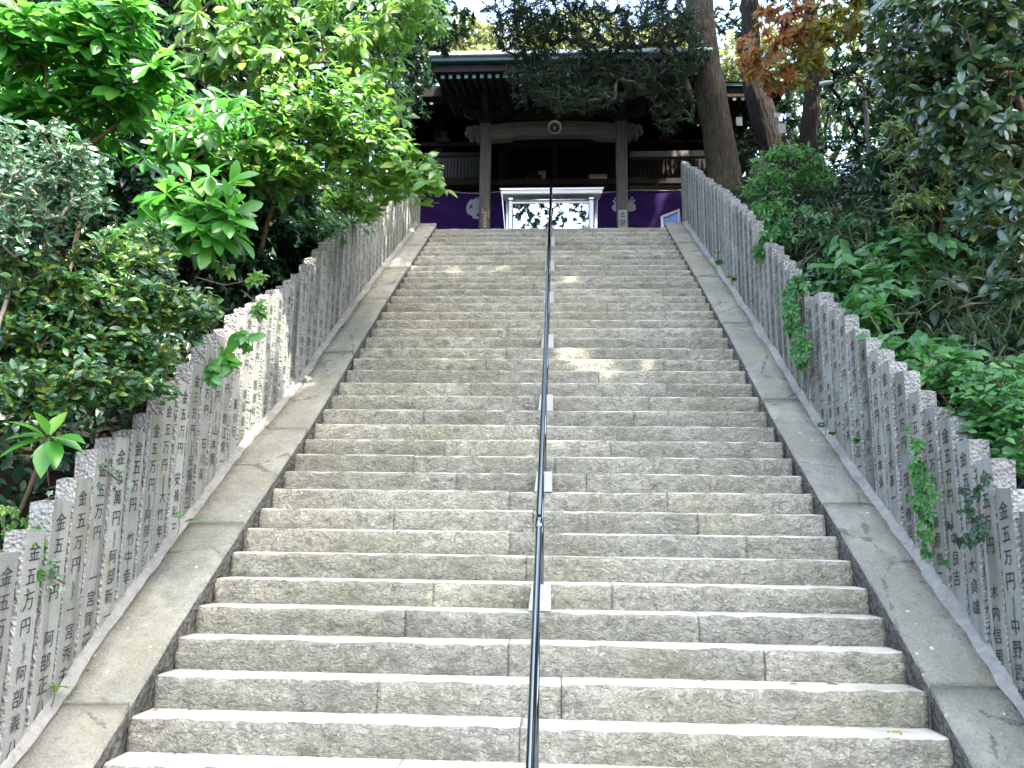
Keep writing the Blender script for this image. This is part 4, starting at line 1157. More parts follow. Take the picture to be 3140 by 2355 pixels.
bush('layered_branch_shrub', 'layered light green branches reaching out towards the purple curtain', 'shrub', GL, gp(-3.4, 8.8),
     [pxe(1030, 270, 7.5, 190, 60, .5), pxe(930, 400, 7.5, 240, 55, .5), pxe(1150, 450, 7.7, 170, 50, .4), pxe(1260, 535, 7.8, 110, 36, .3), pxe(900, 330, 7.3, 170, 50, .4), pxe(1080, 370, 7.6, 170, 50, .4), pxe(1150, 560, 8.3, 130, 40, .3), pxe(1230, 570, 8.8, 80, 36, .3), pxe(1100, 630, 8.8, 90, 30, .25), pxe(1345, 575, 7.9, 80, 22, .12), pxe(1300, 500, 8.1, 60, 40, .2), pxe(1000, 520, 7.7, 220, 50, .4), pxe(830, 490, 7.3, 150, 55, .4)], 430, 'broad', 'l_hang', 7, .145, mode='along', droop=.3, trunk_r=.03, sag=.12, length=.3, jit=.28, foot=at(860, 560, 8.0))
bush('ivy_thicket', 'dark green broad leaved thicket over the middle of the left fence top', 'shrub', GL, gp(-3.0, 9.6),
     [pxe(840, 640, 9.2, 170, 70, .35), pxe(960, 690, 9.4, 130, 60, .3), pxe(1060, 640, 9.8, 130, 50, .3), pxe(720, 650, 8.6, 80, 70, .3), pxe(1000, 740, 9.4, 60, 30, .15)], 240, 'broad', 'l_shade', 6, .13, mode='along', droop=.45, trunk_r=.02, length=.25, foot=at(850, 720, 9.4))
bush('grey_leaf_bush', 'grey-green bush of small stiff leaves on pale twigs at the left edge', 'bush', GL, gp(-3.35, 4.5),
     [pxe(100, 460, 4.5, 230, 100, .4), pxe(60, 600, 4.4, 170, 140, .35), pxe(240, 560, 4.6, 120, 90, .25), pxe(40, 720, 4.4, 90, 70, .25)], 330, 'oval', 'l_grey', 9, .062, mode='along', droop=.05, twig='paletwig', trunk_r=.014, length=.16, jit=.45, shell=.0, foot=at(90, 700, 4.6))
bush('small_leaf_bush', 'glossy dark bush with yellow-tipped small leaves filling the space above the left fence', 'bush', GL, gp(-3.3, 5.0),
     [pxe(380, 800, 5.0, 170, 80, .25), pxe(300, 920, 4.9, 230, 100, .32), pxe(520, 930, 5.1, 170, 55, .22), pxe(430, 740, 5.2, 130, 50, .2), pxe(600, 960, 5.2, 90, 30, .15), pxe(140, 1010, 4.8, 180, 110, .3), pxe(330, 1050, 4.9, 180, 70, .25), pxe(250, 1170, 4.75, 170, 70, .22), pxe(440, 1190, 4.9, 110, 40, .14), pxe(420, 1080, 5.0, 130, 60, .2), pxe(100, 1190, 4.6, 140, 90, .25), pxe(90, 860, 4.7, 130, 90, .3)], 1700, 'oval', 'l_tip', 8, .066, mode='along', droop=.05, trunk_r=.016, length=.15, jit=.45, shell=.1, foot=at(270, 1020, 5.0), up=.3)
# the big leaved sprout in the lower corner
t_ = thing('big_leaf_sprout', at(150, 1480, 4.25), 'sprout of very big smooth green leaves above the first left pillars', 'plant', GL)
c0 = at(150, 1345, 4.2)
spec = [(-.35, -.35, .30, .19), (.75, -.25, .06, .22), (.55, -.5, -.5, .2), (.15, -.5, -.85, .2), (-.9, -.3, -.25, .25), (-.6, -.1, .1, .2), (.9, .1, -.15, .16), (.05, .3, .75, .17), (.45, -.2, -.95, .15), (-.1, -.4, .7, .15)]
dd = norm(np.array([s_[:3] for s_ in spec])); nn = norm(UPV * .95 + np.array([.1, -.45, 0]) + rng.normal(0, .15, dd.shape)); nn = norm(nn - dd * (dd * nn).sum(1, keepdims=True))
leaves_on(t_, 'broad', 'l_bright', np.repeat(c0[None], len(spec), 0) + dd * .02, dd, nn, np.array([s_[3] for s_ in spec]), 20)
b = MB(); b.tube([at(150, 1490, 4.3), at(142, 1420, 4.25), c0], .004, 5); b.build('stem', M['twig'], t_, True)
# sprays of compound leaves
def spray(label, pts, mat, leaf, nl, cat='sprig', group=GL, droop=.35, kind='broad'):
    t_ = thing('leaf_spray', pts[0], label, cat, group)
    b = MB(); b.tube(pts, [.0045 - .003 * k / len(pts) for k in range(len(pts))], 5); b.build('stem', M['twig'], t_, True)
    pts = np.array(pts); pos, d, nr = [], [], []
    ends = [pts[-1], pts[-2] * .4 + pts[-1] * .6, pts[-2]]
    for e in ends:
        dr = norm((pts[-1] - pts[0])[None] + rng.normal(0, .25, (1, 3)))
        p, q, r_ = whorl(e[None], dr, nl, 1.1, droop, .25, (.45, -.6, .6)); pos.append(p); d.append(q); nr.append(r_)
    pos, d, nr = (np.concatenate(x) for x in (pos, d, nr))
    leaves_on(t_, kind, mat, pos, d, nr, leaf * rng.uniform(.75, 1.15, len(pos)), 60)
spray('small spray of red-edged leaflets on a pale arching stem beside the left fence', [at(600, 850, 5.6), at(690, 875, 5.55), at(760, 860, 5.5), at(800, 845, 5.5)], 'l_hang', .075, 8)
spray('light green spray with the longest drooping leaves over the left pillars, upper one', [at(610, 950, 5.5), at(690, 990, 5.4), at(730, 1020, 5.35), at(760, 1040, 5.3)], 'l_bright', .115, 7)
spray('light green spray hanging lowest over the left pillars, below another', [at(610, 950, 5.5), at(650, 1020, 5.4), at(690, 1080, 5.3), at(705, 1115, 5.25)], 'l_bright', .11, 6)
spray('light green spray drooping in front of the leftmost gap of the left fence', [at(560, 1000, 5.4), at(600, 1070, 5.3), at(640, 1120, 5.2), at(650, 1150, 5.2)], 'l_shade', .1, 6)
spray('pointed light green sprig between the bush and the left pillars', [at(740, 890, 6.1), at(790, 930, 6.0), at(800, 960, 6.0)], 'l_hang', .085, 7)
spray('slender sprig leaning over the middle of the left fence', [at(560, 760, 6.2), at(640, 800, 6.1), at(700, 830, 6.0)], 'l_hang', .085, 8)

#@@RIGHT
GR = 'bushes and trees crowding over the right fence'
bush('glossy_evergreen_tree', 'evergreen tree with rounded blue-green glossy leaves on brown twigs, top right', 'tree', GR, gp(4.6, 7.0),
     [pxe(2880, 110, 6.0, 230, 120, .5), pxe(3070, 120, 6.0, 180, 160, .5), pxe(2960, 290, 6.1, 180, 110, .45), pxe(3080, 430, 6.1, 140, 160, .4), pxe(2800, 200, 6.2, 130, 90, .3), pxe(2950, 430, 6.3, 130, 80, .35), pxe(3060, 640, 6.3, 130, 110, .35), pxe(3120, 800, 6.3, 80, 110, .3), pxe(2760, 60, 6.0, 120, 70, .3)],
     520, 'oval', 'l_blue', 8, .125, spread=1.15, droop=.1, up=.5, trunk_r=.06, jit=.35, foot=at(3060, 120, 6.4))
bush('pale_whorl_shrub', 'shrub with yellow-green whorls of narrow leaves and rusty buds beside the lamp pole', 'shrub', GR, gp(4.1, 8.6),
     [pxe(2770, 420, 8.0, 70, 100, .3), pxe(2840, 520, 8.0, 120, 130, .4), pxe(2900, 400, 8.2, 110, 120, .4), pxe(2790, 650, 8.0, 60, 60, .3), pxe(2950, 640, 8.2, 110, 90, .4)], 300, 'lance', 'l_whorl', 9, .085, spread=1.15, droop=.35, up=.6, trunk_r=.03, foot=at(2880, 560, 8.3))
bush('maple_branch_tree', 'maple with orange-red star shaped leaves turning olive inward, beside the leaning trunk', 'tree', None, gp(5.6, 12.0),
     [pxe(2350, 100, 10.6, 90, 90, .45), pxe(2440, 50, 10.6, 120, 70, .5), pxe(2330, 200, 10.6, 60, 60, .3), pxe(2430, 140, 10.7, 90, 70, .4), pxe(2300, 140, 10.5, 60, 60, .4), pxe(2370, 230, 10.6, 80, 40, .4)], 74, 'maple', 'l_maple', 6, .15, spread=1.2, droop=.45, up=.1, trunk_r=.05, jit=.3, foot=at(2640, 60, 11.2))
bush('maple_branch_tree', 'olive-yellow maple leaves just right of the orange-red maple leaves', 'tree', None, gp(5.9, 12.4),
     [pxe(2510, 140, 10.9, 80, 80, .45), pxe(2570, 60, 10.9, 90, 70, .5), pxe(2450, 210, 10.8, 70, 50, .3)], 70, 'maple', 'l_maple2', 6, .15, spread=1.2, droop=.45, up=.1, trunk_r=.05, jit=.3, foot=at(2680, 60, 11.4))
bush('bright_shrub', 'fresh green feathery shrub behind the upper right fence at the foot of the trees', 'shrub', GR, gp(3.9, 12.0),
     [pxe(2410, 500, 11.6, 110, 50, .45), pxe(2350, 580, 11.4, 70, 60, .35), pxe(2500, 540, 11.8, 70, 50, .35), pxe(2390, 660, 11.0, 90, 50, .35)], 220, 'lance', 'l_bright', 8, .12, spread=1.15, droop=.35, up=.4, trunk_r=.025, foot=at(2440, 640, 11.8))
bush('leafy_shrub', 'mid green bushy shrub with pointed leaves rising behind the lower right pillars', 'shrub', GR, gp(3.3, 5.3),
     [pxe(3060, 1200, 5.2, 110, 100, .25), pxe(3130, 1340, 5.0, 70, 110, .2), pxe(2990, 1290, 5.3, 60, 50, .18), pxe(3120, 1140, 5.4, 70, 60, .25)], 260, 'broad', 'l_shade', 8, .075, mode='along', droop=.25, trunk_r=.016, length=.17, foot=at(3080, 1340, 5.3))
for k, (u, v, y, n_, mt, lab) in enumerate([
    (2560, 770, 9.6, 5, 'l_shade', 'broad leaved plant with drooping leaves nearest the upper right fence pillars'),
    (2700, 640, 10.5, 6, 'l_shade', 'broad leaved plant growing on the shady right bank below the lamp pole'),
    (2800, 820, 8.4, 6, 'l_shade', 'broad leaved plant with pale green leaves in the middle of the right bank'),
    (2620, 880, 8.2, 6, 'l_shade', 'low broad leaved plant behind the ivy on the right fence'),
    (2900, 900, 7.6, 5, 'l_dark', 'dark broad leaved plant under the glossy evergreen on the right bank'),
    (2500, 690, 10.4, 6, 'l_shade', 'broad leaved plant beside the foot of the fresh green shrub'),
    (2680, 1000, 7.2, 6, 'l_shade', 'broad leaved plant above the middle of the right fence'),
    (2850, 1080, 6.6, 6, 'l_shade', 'broad leaved plant among the dry bamboo grass on the right bank'),
    (2960, 1010, 6.8, 5, 'l_dark', 'dark broad leaved plant at the back of the dry bamboo grass'),
    (2760, 720, 9.6, 6, 'l_shade', 'broad leaved plant right of the lamp pole foot on the bank'),
    (2620, 700, 10.0, 6, 'l_shade', 'broad leaved plant left of the lamp pole foot on the bank')]):
    p0 = at(u, v, y); 
    bush('broad_leaf_plant', lab, 'plant', 'broad leaved plants on the right bank', gp(p0[0] + .1, y + .2), [(p0, (.30, .2, .14)), (p0 + np.array([-.15, 0, -.18]), (.3, .2, .12))], 9 + k % 4, 'broad', mt, n_, .19, spread=1.25, droop=.5, up=.6, trunk_r=.008, twig='greystem', nobj=90)
bush('leafy_shrub', 'fresh green shrub of long pointed leaves in the middle of the right bank', 'shrub', GR, gp(3.9, 8.6),
     [pxe(2600, 820, 8.2, 120, 60, .35), pxe(2750, 760, 8.6, 130, 60, .4), pxe(2720, 920, 7.8, 130, 60, .35), pxe(2880, 800, 8.2, 110, 70, .35)], 95, 'broad', 'l_shade', 7, .16, mode='along', droop=.35, trunk_r=.016, length=.3, foot=at(2720, 860, 8.6))
bush('leafy_shrub', 'low fresh green shrub close behind the middle pillars of the right fence', 'shrub', GR, gp(3.2, 6.6),
     [pxe(2640, 940, 7.2, 80, 45, .2), pxe(2720, 1050, 6.6, 90, 50, .2), pxe(2820, 1150, 6.2, 90, 50, .2), pxe(2900, 1100, 6.2, 110, 60, .3)], 95, 'broad', 'l_shade', 7, .12, mode='along', droop=.35, trunk_r=.014, length=.22, foot=at(2760, 1080, 6.8))
# ivy hanging on the right fence, and small runners elsewhere
def ivy(label, pts, nper, leaf, mat, sx, group='ivy on the stone fences'):
    """leaves laid over a pillar face: pts (pixel, distance) down the vine"""
    P = np.array([at(u, v, y) for u, v, y in pts])
    t_ = thing('ivy_vine', P[0], label, 'ivy', group)
    b = MB(); b.tube(P, .006, 5); b.build('stem', M['twig'], t_, True)
    s_ = rng.uniform(0, len(P) - 1.001, nper); i = s_.astype(int); f_ = (s_ - i)[:, None]
    pos = P[i] * (1 - f_) + P[i + 1] * f_ + rng.normal(0, 1, (nper, 3)) * np.array([.015, .07, .05]) + np.array([sx * .03, 0, 0])
    d = norm(np.array([0.2 * sx, 0, -.8]) + rng.normal(0, .5, (nper, 3)) * np.array([.3, 1, .6]))
    n_ = norm(np.array([sx * .7, -.55, .55]) + rng.normal(0, .22, (nper, 3))); n_ = norm(n_ - d * (n_ * d).sum(1, keepdims=True))
    leaves_on(t_, 'ivy', mat, pos, d, n_, leaf * rng.uniform(.6, 1.15, nper), 200)
ivy('thick ivy mass tumbling over the notch in the upper right fence', [(2470, 850, 8.05), (2440, 870, 7.95), (2425, 930, 7.9), (2440, 1000, 7.75), (2465, 1060, 7.6), (2475, 1110, 7.5)], 130, .105, 'l_shade', -1)
ivy('tuft of ivy crowning the upper right fence at the next notch up', [(2420, 690, 9.6), (2380, 710, 9.5), (2340, 740, 9.35), (2330, 775, 9.3)], 80, .115, 'l_shade', -1)
ivy('larger bright ivy clump hanging near the lower end of the right fence', [(2835, 1310, 5.35), (2830, 1400, 5.34), (2835, 1480, 5.32), (2850, 1560, 5.3), (2860, 1640, 5.28), (2865, 1700, 5.26)], 48, .075, 'l_shade', -1)
ivy('small dark ivy clump lowest down the slope on the right fence', [(2995, 1500, 4.86), (3003, 1560, 4.84), (2995, 1640, 4.82)], 22, .068, 'l_dark', -1)
ivy('ivy trailing down the first white topped pillars of the left fence', [(125, 1610, 4.45), (115, 1680, 4.42), (105, 1750, 4.4), (95, 1790, 4.38)], 40, .055, 'l_hang', 1)
ivy('thin ivy runner with a few leaves across the lower left pillars', [(45, 1850, 4.28), (80, 1800, 4.36), (150, 1760, 4.46), (200, 1790, 4.52)], 14, .04, 'l_grey', 1)
ivy('sparse ivy runner creeping over the tops of the left pillars below the big leaf sprout', [(120, 1540, 4.62), (230, 1500, 4.75), (320, 1440, 4.95), (370, 1480, 5.0)], 22, .035, 'l_grey', 1)
ivy('few ivy leaves at the left edge beside the white topped pillar', [(0, 1580, 4.3), (20, 1640, 4.3), (5, 1720, 4.28)], 14, .06, 'l_hang', 1)
# weeds rooted in the mortar along the fences
def weed(label, u, v, y, n_, leaf, mat='l_bright', kind='lance'):
    p0 = at(u, v, y); t_ = thing('weed_sprout', p0, label, 'weed', 'weeds along the foot of the fences')
    tip = p0 + np.array([0, 0, .07]) 
    b = MB(); b.tube([p0 - np.array([0, 0, .03]), p0 + np.array([.01, 0, .03]), tip], .0028, 5); b.build('stem', M['greystem'], t_, True)
    T_ = np.concatenate([tip[None] + rng.normal(0, .035, (3, 3))]); pos, d, nr = whorl(T_, np.tile(UPV, (3, 1)), n_, 1.2, .2)
    leaves_on(t_, kind, mat, pos, d, nr, leaf * rng.uniform(.7, 1.1, len(pos)), 40)
weed('leafy weed sprouting at the foot of the left fence where the border joint is', 545, 1625, 5.55, 5, .075)
weed('feathery weed leaning out of the middle of the left fence', 765, 1285, 6.6, 5, .075)
weed('small weed at the foot of the right fence beside the wide mortar', 2530, 1325, 7.0, 5, .06, 'l_shade', 'ivy')
weed('tiny weed leaf on the right fence above the wide mortar', 2625, 1390, 6.6, 3, .05, 'l_bright', 'ivy')
weed('rounded weed leaf at the foot of the upper right fence', 2197, 815, 9.9, 3, .085, 'l_bright', 'ivy')
weed('small weed lowest of three at the foot of the upper right fence', 2245, 870, 9.3, 3, .06, 'l_bright', 'ivy')
weed('trailing grass weed at the bottom left corner of the border', 160, 2150, 4.55, 4, .07, 'l_hang')
# fallen leaves on the stone
def fallen(label, u, i, leaf, kind, mat, rot, dy=.1):
    y = Y0 + GO * i + dy; z = S(Y0 + GO * i) + .008
    x = float(np.interp(u, [0, 3140], [at(0, proj((0, y, z))[1], y)[0], at(3140, proj((0, y, z))[1], y)[0]]))
    t_ = thing('fallen_leaf', (x, y, z), label, 'leaf', 'fallen leaves on the steps')
    dd = np.array([[math.cos(rot), math.sin(rot), .12]]); leaves_on(t_, kind, mat, np.array([[x, y, z]]), dd, UPV[None] + 0, np.array([leaf]), 1)
fallen('yellow fallen leaf on a low step near the right border', 2790, 0, .07, 'broad', 'l_fallen', 2.8)
fallen('pale yellow fallen leaf at the left end of a low step', 610, 3, .07, 'oval', 'l_fallen', .3, .13)
fallen('brown fallen leaf near the right end of a low step', 2450, 1, .06, 'oval', 'l_brown', .2, .12)
fallen('thin brown fallen leaf farther right on the same low step', 2560, 1, .09, 'lance', 'l_brown', .1, .16)
fallen('green fallen leaf on a middle step near the right border', 2460, 8, .06, 'oval', 'l_shade', .5)

#@@TREES
# ------------------------------------------------------------------ big trees
def tree(name, label, group, trunk, ells, ntip, kind, mat, nleaf, leaf, bark='bark2', mode='whorl', droop=.15, nobj=0, spread=1.2, shell=.3, up=.3, jit=.5, limbs=True, twig='bark2', sag=.05, wob=.2, hollow=None, tr=14, grow=.4):
    """trunk: [(point, radius)]"""
    base = np.array(trunk[0][0])
    t_ = thing(name, base, label, 'tree', group)
    pts = [np.array(p, float) for p, _ in trunk]; rr = [r_ for _, r_ in trunk]
    # smooth the trunk and make it uneven
    m = 6 * (len(pts) - 1); P_, R_ = [], []
    for k in range(m + 1):
        s_ = k / m * (len(pts) - 1); i = min(int(s_), len(pts) - 2); f_ = s_ - i
        p0, p1, p2, p3 = pts[max(i - 1, 0)], pts[i], pts[i + 1], pts[min(i + 2, len(pts) - 1)]
        P_.append(.5 * ((2 * p1) + (-p0 + p2) * f_ + (2 * p0 - 5 * p1 + 4 * p2 - p3) * f_ ** 2 + (-p0 + 3 * p1 - 3 * p2 + p3) * f_ ** 3)); R_.append(rr[i] * (1 - f_) + rr[i + 1] * f_)
    b = MB(); b.tube(P_, R_, tr)
    seed = rng.uniform(0, 50)
    vv = []
    for j, q in enumerate(b.v[:]):
        c = P_[min(j // tr, len(P_) - 1)]; dv = np.array(q) - c
        a = math.atan2(dv[1], dv[0])
        vv.append(tuple(c + dv * (1 + .16 * noise.noise(Vector((math.cos(a) * 1.6 + seed, math.sin(a) * 1.6, q[2] * 1.1))) + .05 * math.sin(a * 5 + q[2]))))
    b.v = vv
    b.build('trunk', M[bark], t_, True)
    P0, D0 = scatter(ells, ntip, shell)
    if hollow is not None:
        k_ = ~hollow(P0); P0 = P0[k_]
    upper = [p for k, p in enumerate(P_) if k > len(P_) * .35]
    P, par, rad, dirs = skeleton(upper, P0, seg=.5, sag=sag, rtip=.006, grow=grow, rmax=rr[-1] * .8, wob=wob)
    V, Q = tubes(P, par, rad, len(upper), 5)
    q = link('branches', npmesh('branches', V, Q, True), t_, M[twig]); q['kind'] = 'stuff'
    N = len(P0)
    if mode == 'whorl': pos, d, nr = whorl(P0, norm(dirs + UPV * up), nleaf, spread, droop, jit)
    else: pos, d, nr = along(P0, dirs, nleaf, leaf * 3.2, droop, jit)
    L = leaf * rng.uniform(.6, 1.2, len(pos))
    leaves_on(t_, kind, mat, pos, d, nr, L, nobj)
    return t_
W = lambda x, y, z, rx, ry, rz: (np.array([x, y, z], float), (rx, ry, rz))
def wid(px, y): return px * y / F_PX
yo = 15.2
tree('old_tree', 'big furrowed leaning trunk with a spreading dark crown in front of the temple roof', None,
     [(at(2240, 680, yo), wid(64, yo)), (at(2228, 610, yo), wid(60, yo)), (at(2216, 520, yo), wid(54, yo)), (at(2200, 400, yo), wid(51, yo)), (at(2180, 300, yo), wid(51, yo)), (at(2163, 200, yo), wid(44, yo)), (at(2150, 90, yo), wid(47, yo)), (at(2144, 0, yo), wid(46, yo)), (at(2140, -180, yo), wid(42, yo)), (at(2120, -380, yo), wid(30, yo)), (at(2100, -600, yo), wid(18, yo))],
     [pxe(1720, 210, 13.9, 210, 55, .5), pxe(1930, 230, 14.0, 190, 65, .5), pxe(1610, 100, 13.6, 130, 80, .6), pxe(1880, 90, 13.6, 210, 80, .7), pxe(2060, 330, 14.3, 80, 90, .35), pxe(1650, 20, 13.4, 200, 60, .7), pxe(1760, 300, 13.8, 140, 40, .4), pxe(2030, 40, 14.3, 110, 90, .6), pxe(1640, 260, 14.0, 110, 55, .4), pxe(2090, 140, 14.2, 90, 120, .4)],
     2200, 'lance_lo', 'l_dark', 16, .085, bark='bark', twig='greytwig', shell=.05, grow=.34, droop=.3, sag=.1, wob=.3, mode='along', jit=.45, nobj=0)
can = []
for yy in np.arange(2.0, 17.6, 1.5):                     # out-of-view boughs added between sun and stairs for shade, with some gaps
    for xx in np.arange(-1.9 if yy > 7 else -2.35, 5.4, 1.45):
        jx, jy, jz, hgt = rng.uniform(-.4, .4), rng.uniform(-.4, .4), rng.uniform(-1, 1.2), 14.5
        c = np.array([xx + jx, yy + jy, S(min(yy, YTOP))]) + np.array(SUN) / SUN.z * (hgt + jz)
        can.append((c, (1.0, 1.0, .9)))
ca = [e for e in can if e[0][1] < 2.6]; cb = [e for e in can if e[0][1] >= 2.6]
tree('shading_tree', 'out-of-view tall tree added on the right bank to shade the lower stairs', None,
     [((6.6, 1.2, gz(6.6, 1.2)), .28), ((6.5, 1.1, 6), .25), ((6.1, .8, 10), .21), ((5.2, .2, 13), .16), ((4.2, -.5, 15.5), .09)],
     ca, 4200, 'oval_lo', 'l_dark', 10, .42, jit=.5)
tree('shading_tree', 'out-of-view tall tree added on the right bank to shade the upper stairs', None,
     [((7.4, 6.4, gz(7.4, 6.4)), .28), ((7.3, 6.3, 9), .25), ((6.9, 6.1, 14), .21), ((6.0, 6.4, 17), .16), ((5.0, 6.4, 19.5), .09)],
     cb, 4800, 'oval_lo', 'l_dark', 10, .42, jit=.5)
tree('shading_tree', 'dark tree leaning in from the left beside the temple eave', None,
     [((-5.4, 12.6, gz(-5.4, 12.6)), .2), ((-5.0, 12.6, 8.5), .18), ((-4.0, 12.6, 10.5), .14), ((-2.6, 12.8, 11.6), .09)],
     [W(-1.0, 12.0, 10.6, 1.5, 1.2, .5), W(.9, 11.4, 10.4, 1.3, 1.1, .5), W(-.2, 9.6, 9.6, 1.2, 1.0, .45), W(1.6, 12.9, 11.0, 1.2, 1.0, .45), pxe(1370, 80, 13.0, 90, 70, .6), pxe(1290, 190, 12.6, 55, 110, .5), pxe(1270, 50, 12.6, 150, 80, .6), pxe(1120, 40, 12.6, 150, 120, .8)],  # the W crown masses are added out of view to darken the upper steps
     760, 'oval_lo', 'l_dark', 12, .13, jit=.5)
tree('shade_tree', 'tall dark evergreen rising behind the glossy evergreen on the right bank', None,
     [((5.9, 6.6, gz(5.9, 6.6)), .2), ((5.8, 6.5, 6.0), .18), ((5.6, 6.2, 9.2), .13), ((5.4, 6.0, 11), .08)],
     [W(5.4, 6.2, 10.2, 1.5, 1.6, 1.1), W(6.6, 6.0, 9.0, 1.6, 1.8, 1.3), W(4.6, 7.6, 9.6, .9, 1.2, .7)],
     320, 'oval_lo', 'l_dark', 12, .15, jit=.5)
# leaning dark trunks behind the old tree
def px_trunk(lst, y): return [(at(u, v, y), wid(w, y)) for u, v, w in lst]
tree('leaning_tree', 'dark leaning trunk with paper tags, next right of the old furrowed trunk', None,
     px_trunk([(2420, 620, 60), (2390, 520, 52), (2365, 430, 46), (2335, 340, 42), (2310, 250, 34), (2302, 120, 30), (2300, 0, 28), (2296, -160, 24), (2280, -330, 14)], 17.2),
     [pxe(2380, -150, 17, 260, 130, 1.4), pxe(2250, 60, 18.2, 90, 70, .5), pxe(2440, 330, 17.6, 60, 60, .4)], 300, 'oval_lo', 'l_dark', 11, .13, jit=.5)
tree('leaning_tree', 'thin dark trunk leaning right towards the lamp, behind the fresh green shrub', None,
     px_trunk([(2465, 600, 36), (2470, 500, 30), (2478, 400, 27), (2492, 300, 25), (2503, 180, 24), (2490, 60, 20), (2470, -60, 16)], 16.6),
     [pxe(2560, 30, 17, 170, 120, 1.0), pxe(2600, 250, 17.4, 100, 110, .7), pxe(2650, 420, 18, 90, 80, .7)], 260, 'oval_lo', 'l_dark', 11, .13, jit=.5)
# dark woods on both banks
TW = 'dark evergreens on the left bank'
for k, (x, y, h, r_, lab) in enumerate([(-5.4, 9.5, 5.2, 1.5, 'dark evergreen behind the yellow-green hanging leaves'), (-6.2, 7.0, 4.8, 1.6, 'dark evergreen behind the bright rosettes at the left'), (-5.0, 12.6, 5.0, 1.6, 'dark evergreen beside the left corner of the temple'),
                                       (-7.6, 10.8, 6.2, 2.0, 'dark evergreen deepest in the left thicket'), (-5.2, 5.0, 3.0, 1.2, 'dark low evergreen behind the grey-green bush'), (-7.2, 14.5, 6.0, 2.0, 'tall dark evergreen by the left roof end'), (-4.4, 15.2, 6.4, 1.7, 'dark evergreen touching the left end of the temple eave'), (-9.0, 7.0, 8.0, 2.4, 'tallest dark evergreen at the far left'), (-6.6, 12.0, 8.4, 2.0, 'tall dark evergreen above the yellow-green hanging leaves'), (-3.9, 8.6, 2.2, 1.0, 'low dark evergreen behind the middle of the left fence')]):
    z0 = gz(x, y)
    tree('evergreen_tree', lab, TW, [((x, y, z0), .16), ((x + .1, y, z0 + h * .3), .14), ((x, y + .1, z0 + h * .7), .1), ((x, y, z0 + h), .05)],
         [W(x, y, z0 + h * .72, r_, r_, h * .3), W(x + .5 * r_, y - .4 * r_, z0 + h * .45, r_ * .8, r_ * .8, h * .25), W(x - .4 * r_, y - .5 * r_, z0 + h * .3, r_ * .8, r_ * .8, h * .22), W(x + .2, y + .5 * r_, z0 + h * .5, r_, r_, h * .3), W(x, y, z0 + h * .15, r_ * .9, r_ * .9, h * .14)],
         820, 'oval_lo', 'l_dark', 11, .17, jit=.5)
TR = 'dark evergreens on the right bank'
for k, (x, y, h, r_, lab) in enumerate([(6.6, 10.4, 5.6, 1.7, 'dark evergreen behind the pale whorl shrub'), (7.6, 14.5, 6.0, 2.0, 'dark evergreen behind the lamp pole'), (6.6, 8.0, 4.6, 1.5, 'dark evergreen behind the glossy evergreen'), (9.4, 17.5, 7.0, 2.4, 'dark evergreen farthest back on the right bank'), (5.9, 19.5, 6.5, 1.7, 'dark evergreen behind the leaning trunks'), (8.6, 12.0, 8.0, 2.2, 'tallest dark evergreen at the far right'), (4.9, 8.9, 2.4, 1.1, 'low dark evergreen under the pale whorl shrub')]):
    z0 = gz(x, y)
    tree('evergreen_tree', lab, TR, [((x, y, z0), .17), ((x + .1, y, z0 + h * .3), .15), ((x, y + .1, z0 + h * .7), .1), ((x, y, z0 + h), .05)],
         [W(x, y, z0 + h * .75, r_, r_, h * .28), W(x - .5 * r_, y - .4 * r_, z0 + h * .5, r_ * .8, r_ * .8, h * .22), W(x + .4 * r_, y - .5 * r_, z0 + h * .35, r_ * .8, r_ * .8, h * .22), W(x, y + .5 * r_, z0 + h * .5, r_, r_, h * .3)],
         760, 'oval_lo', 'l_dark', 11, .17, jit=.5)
# sunlit trees beyond the roof
FT = 'sunlit trees beyond the temple roof'
for k, (u, v, y, ru, rv, lab) in enumerate([(1400, 130, 34, 130, 70, 'pale sunlit tree beyond the left end of the roof edge'), (1580, 170, 31, 140, 90, 'sunlit tree low beyond the roof behind the dark boughs'), (1760, 120, 36, 150, 100, 'sunlit tree beyond the middle of the roof'), (1940, 170, 33, 130, 80, 'sunlit tree beyond the roof left of the old trunk'), (2080, 160, 35, 110, 100, 'sunlit tree beyond the roof next to the old trunk'), (2270, 200, 34, 130, 130, 'sunlit tree between the old trunk and the maple'), (1250, 120, 36, 120, 110, 'sunlit tree behind the hanging yellow-green leaves'), (2480, 160, 37, 150, 150, 'sunlit tree far behind the maple'), (2700, 260, 36, 160, 170, 'sunlit tree far behind the lamp pole')]):
    c = at(u, v, y); zb = hillz(c[0], y)
    s_ = y / F_PX
    tree('far_tree', lab, FT, [((c[0], y, zb), .3), ((c[0] + .3, y, zb + (c[2] - zb) * .5), .24), ((c[0], y, c[2]), .15), ((c[0], y, c[2] + rv * s_ * .6), .06)],
         [(c, (ru * s_, 1.6, rv * s_)), (c + np.array([ru * s_ * .5, 0, rv * s_ * .3]), (ru * s_ * .6, 1.2, rv * s_ * .6)), (c + np.array([-ru * s_ * .5, 0, -rv * s_ * .4]), (ru * s_ * .7, 1.2, rv * s_ * .6)), (c + np.array([0, 0, -rv * s_ * 1.2]), (ru * s_ * .9, 1.4, rv * s_ * .8))],
         420, 'oval_lo', 'l_far', 10, .30, jit=.6)
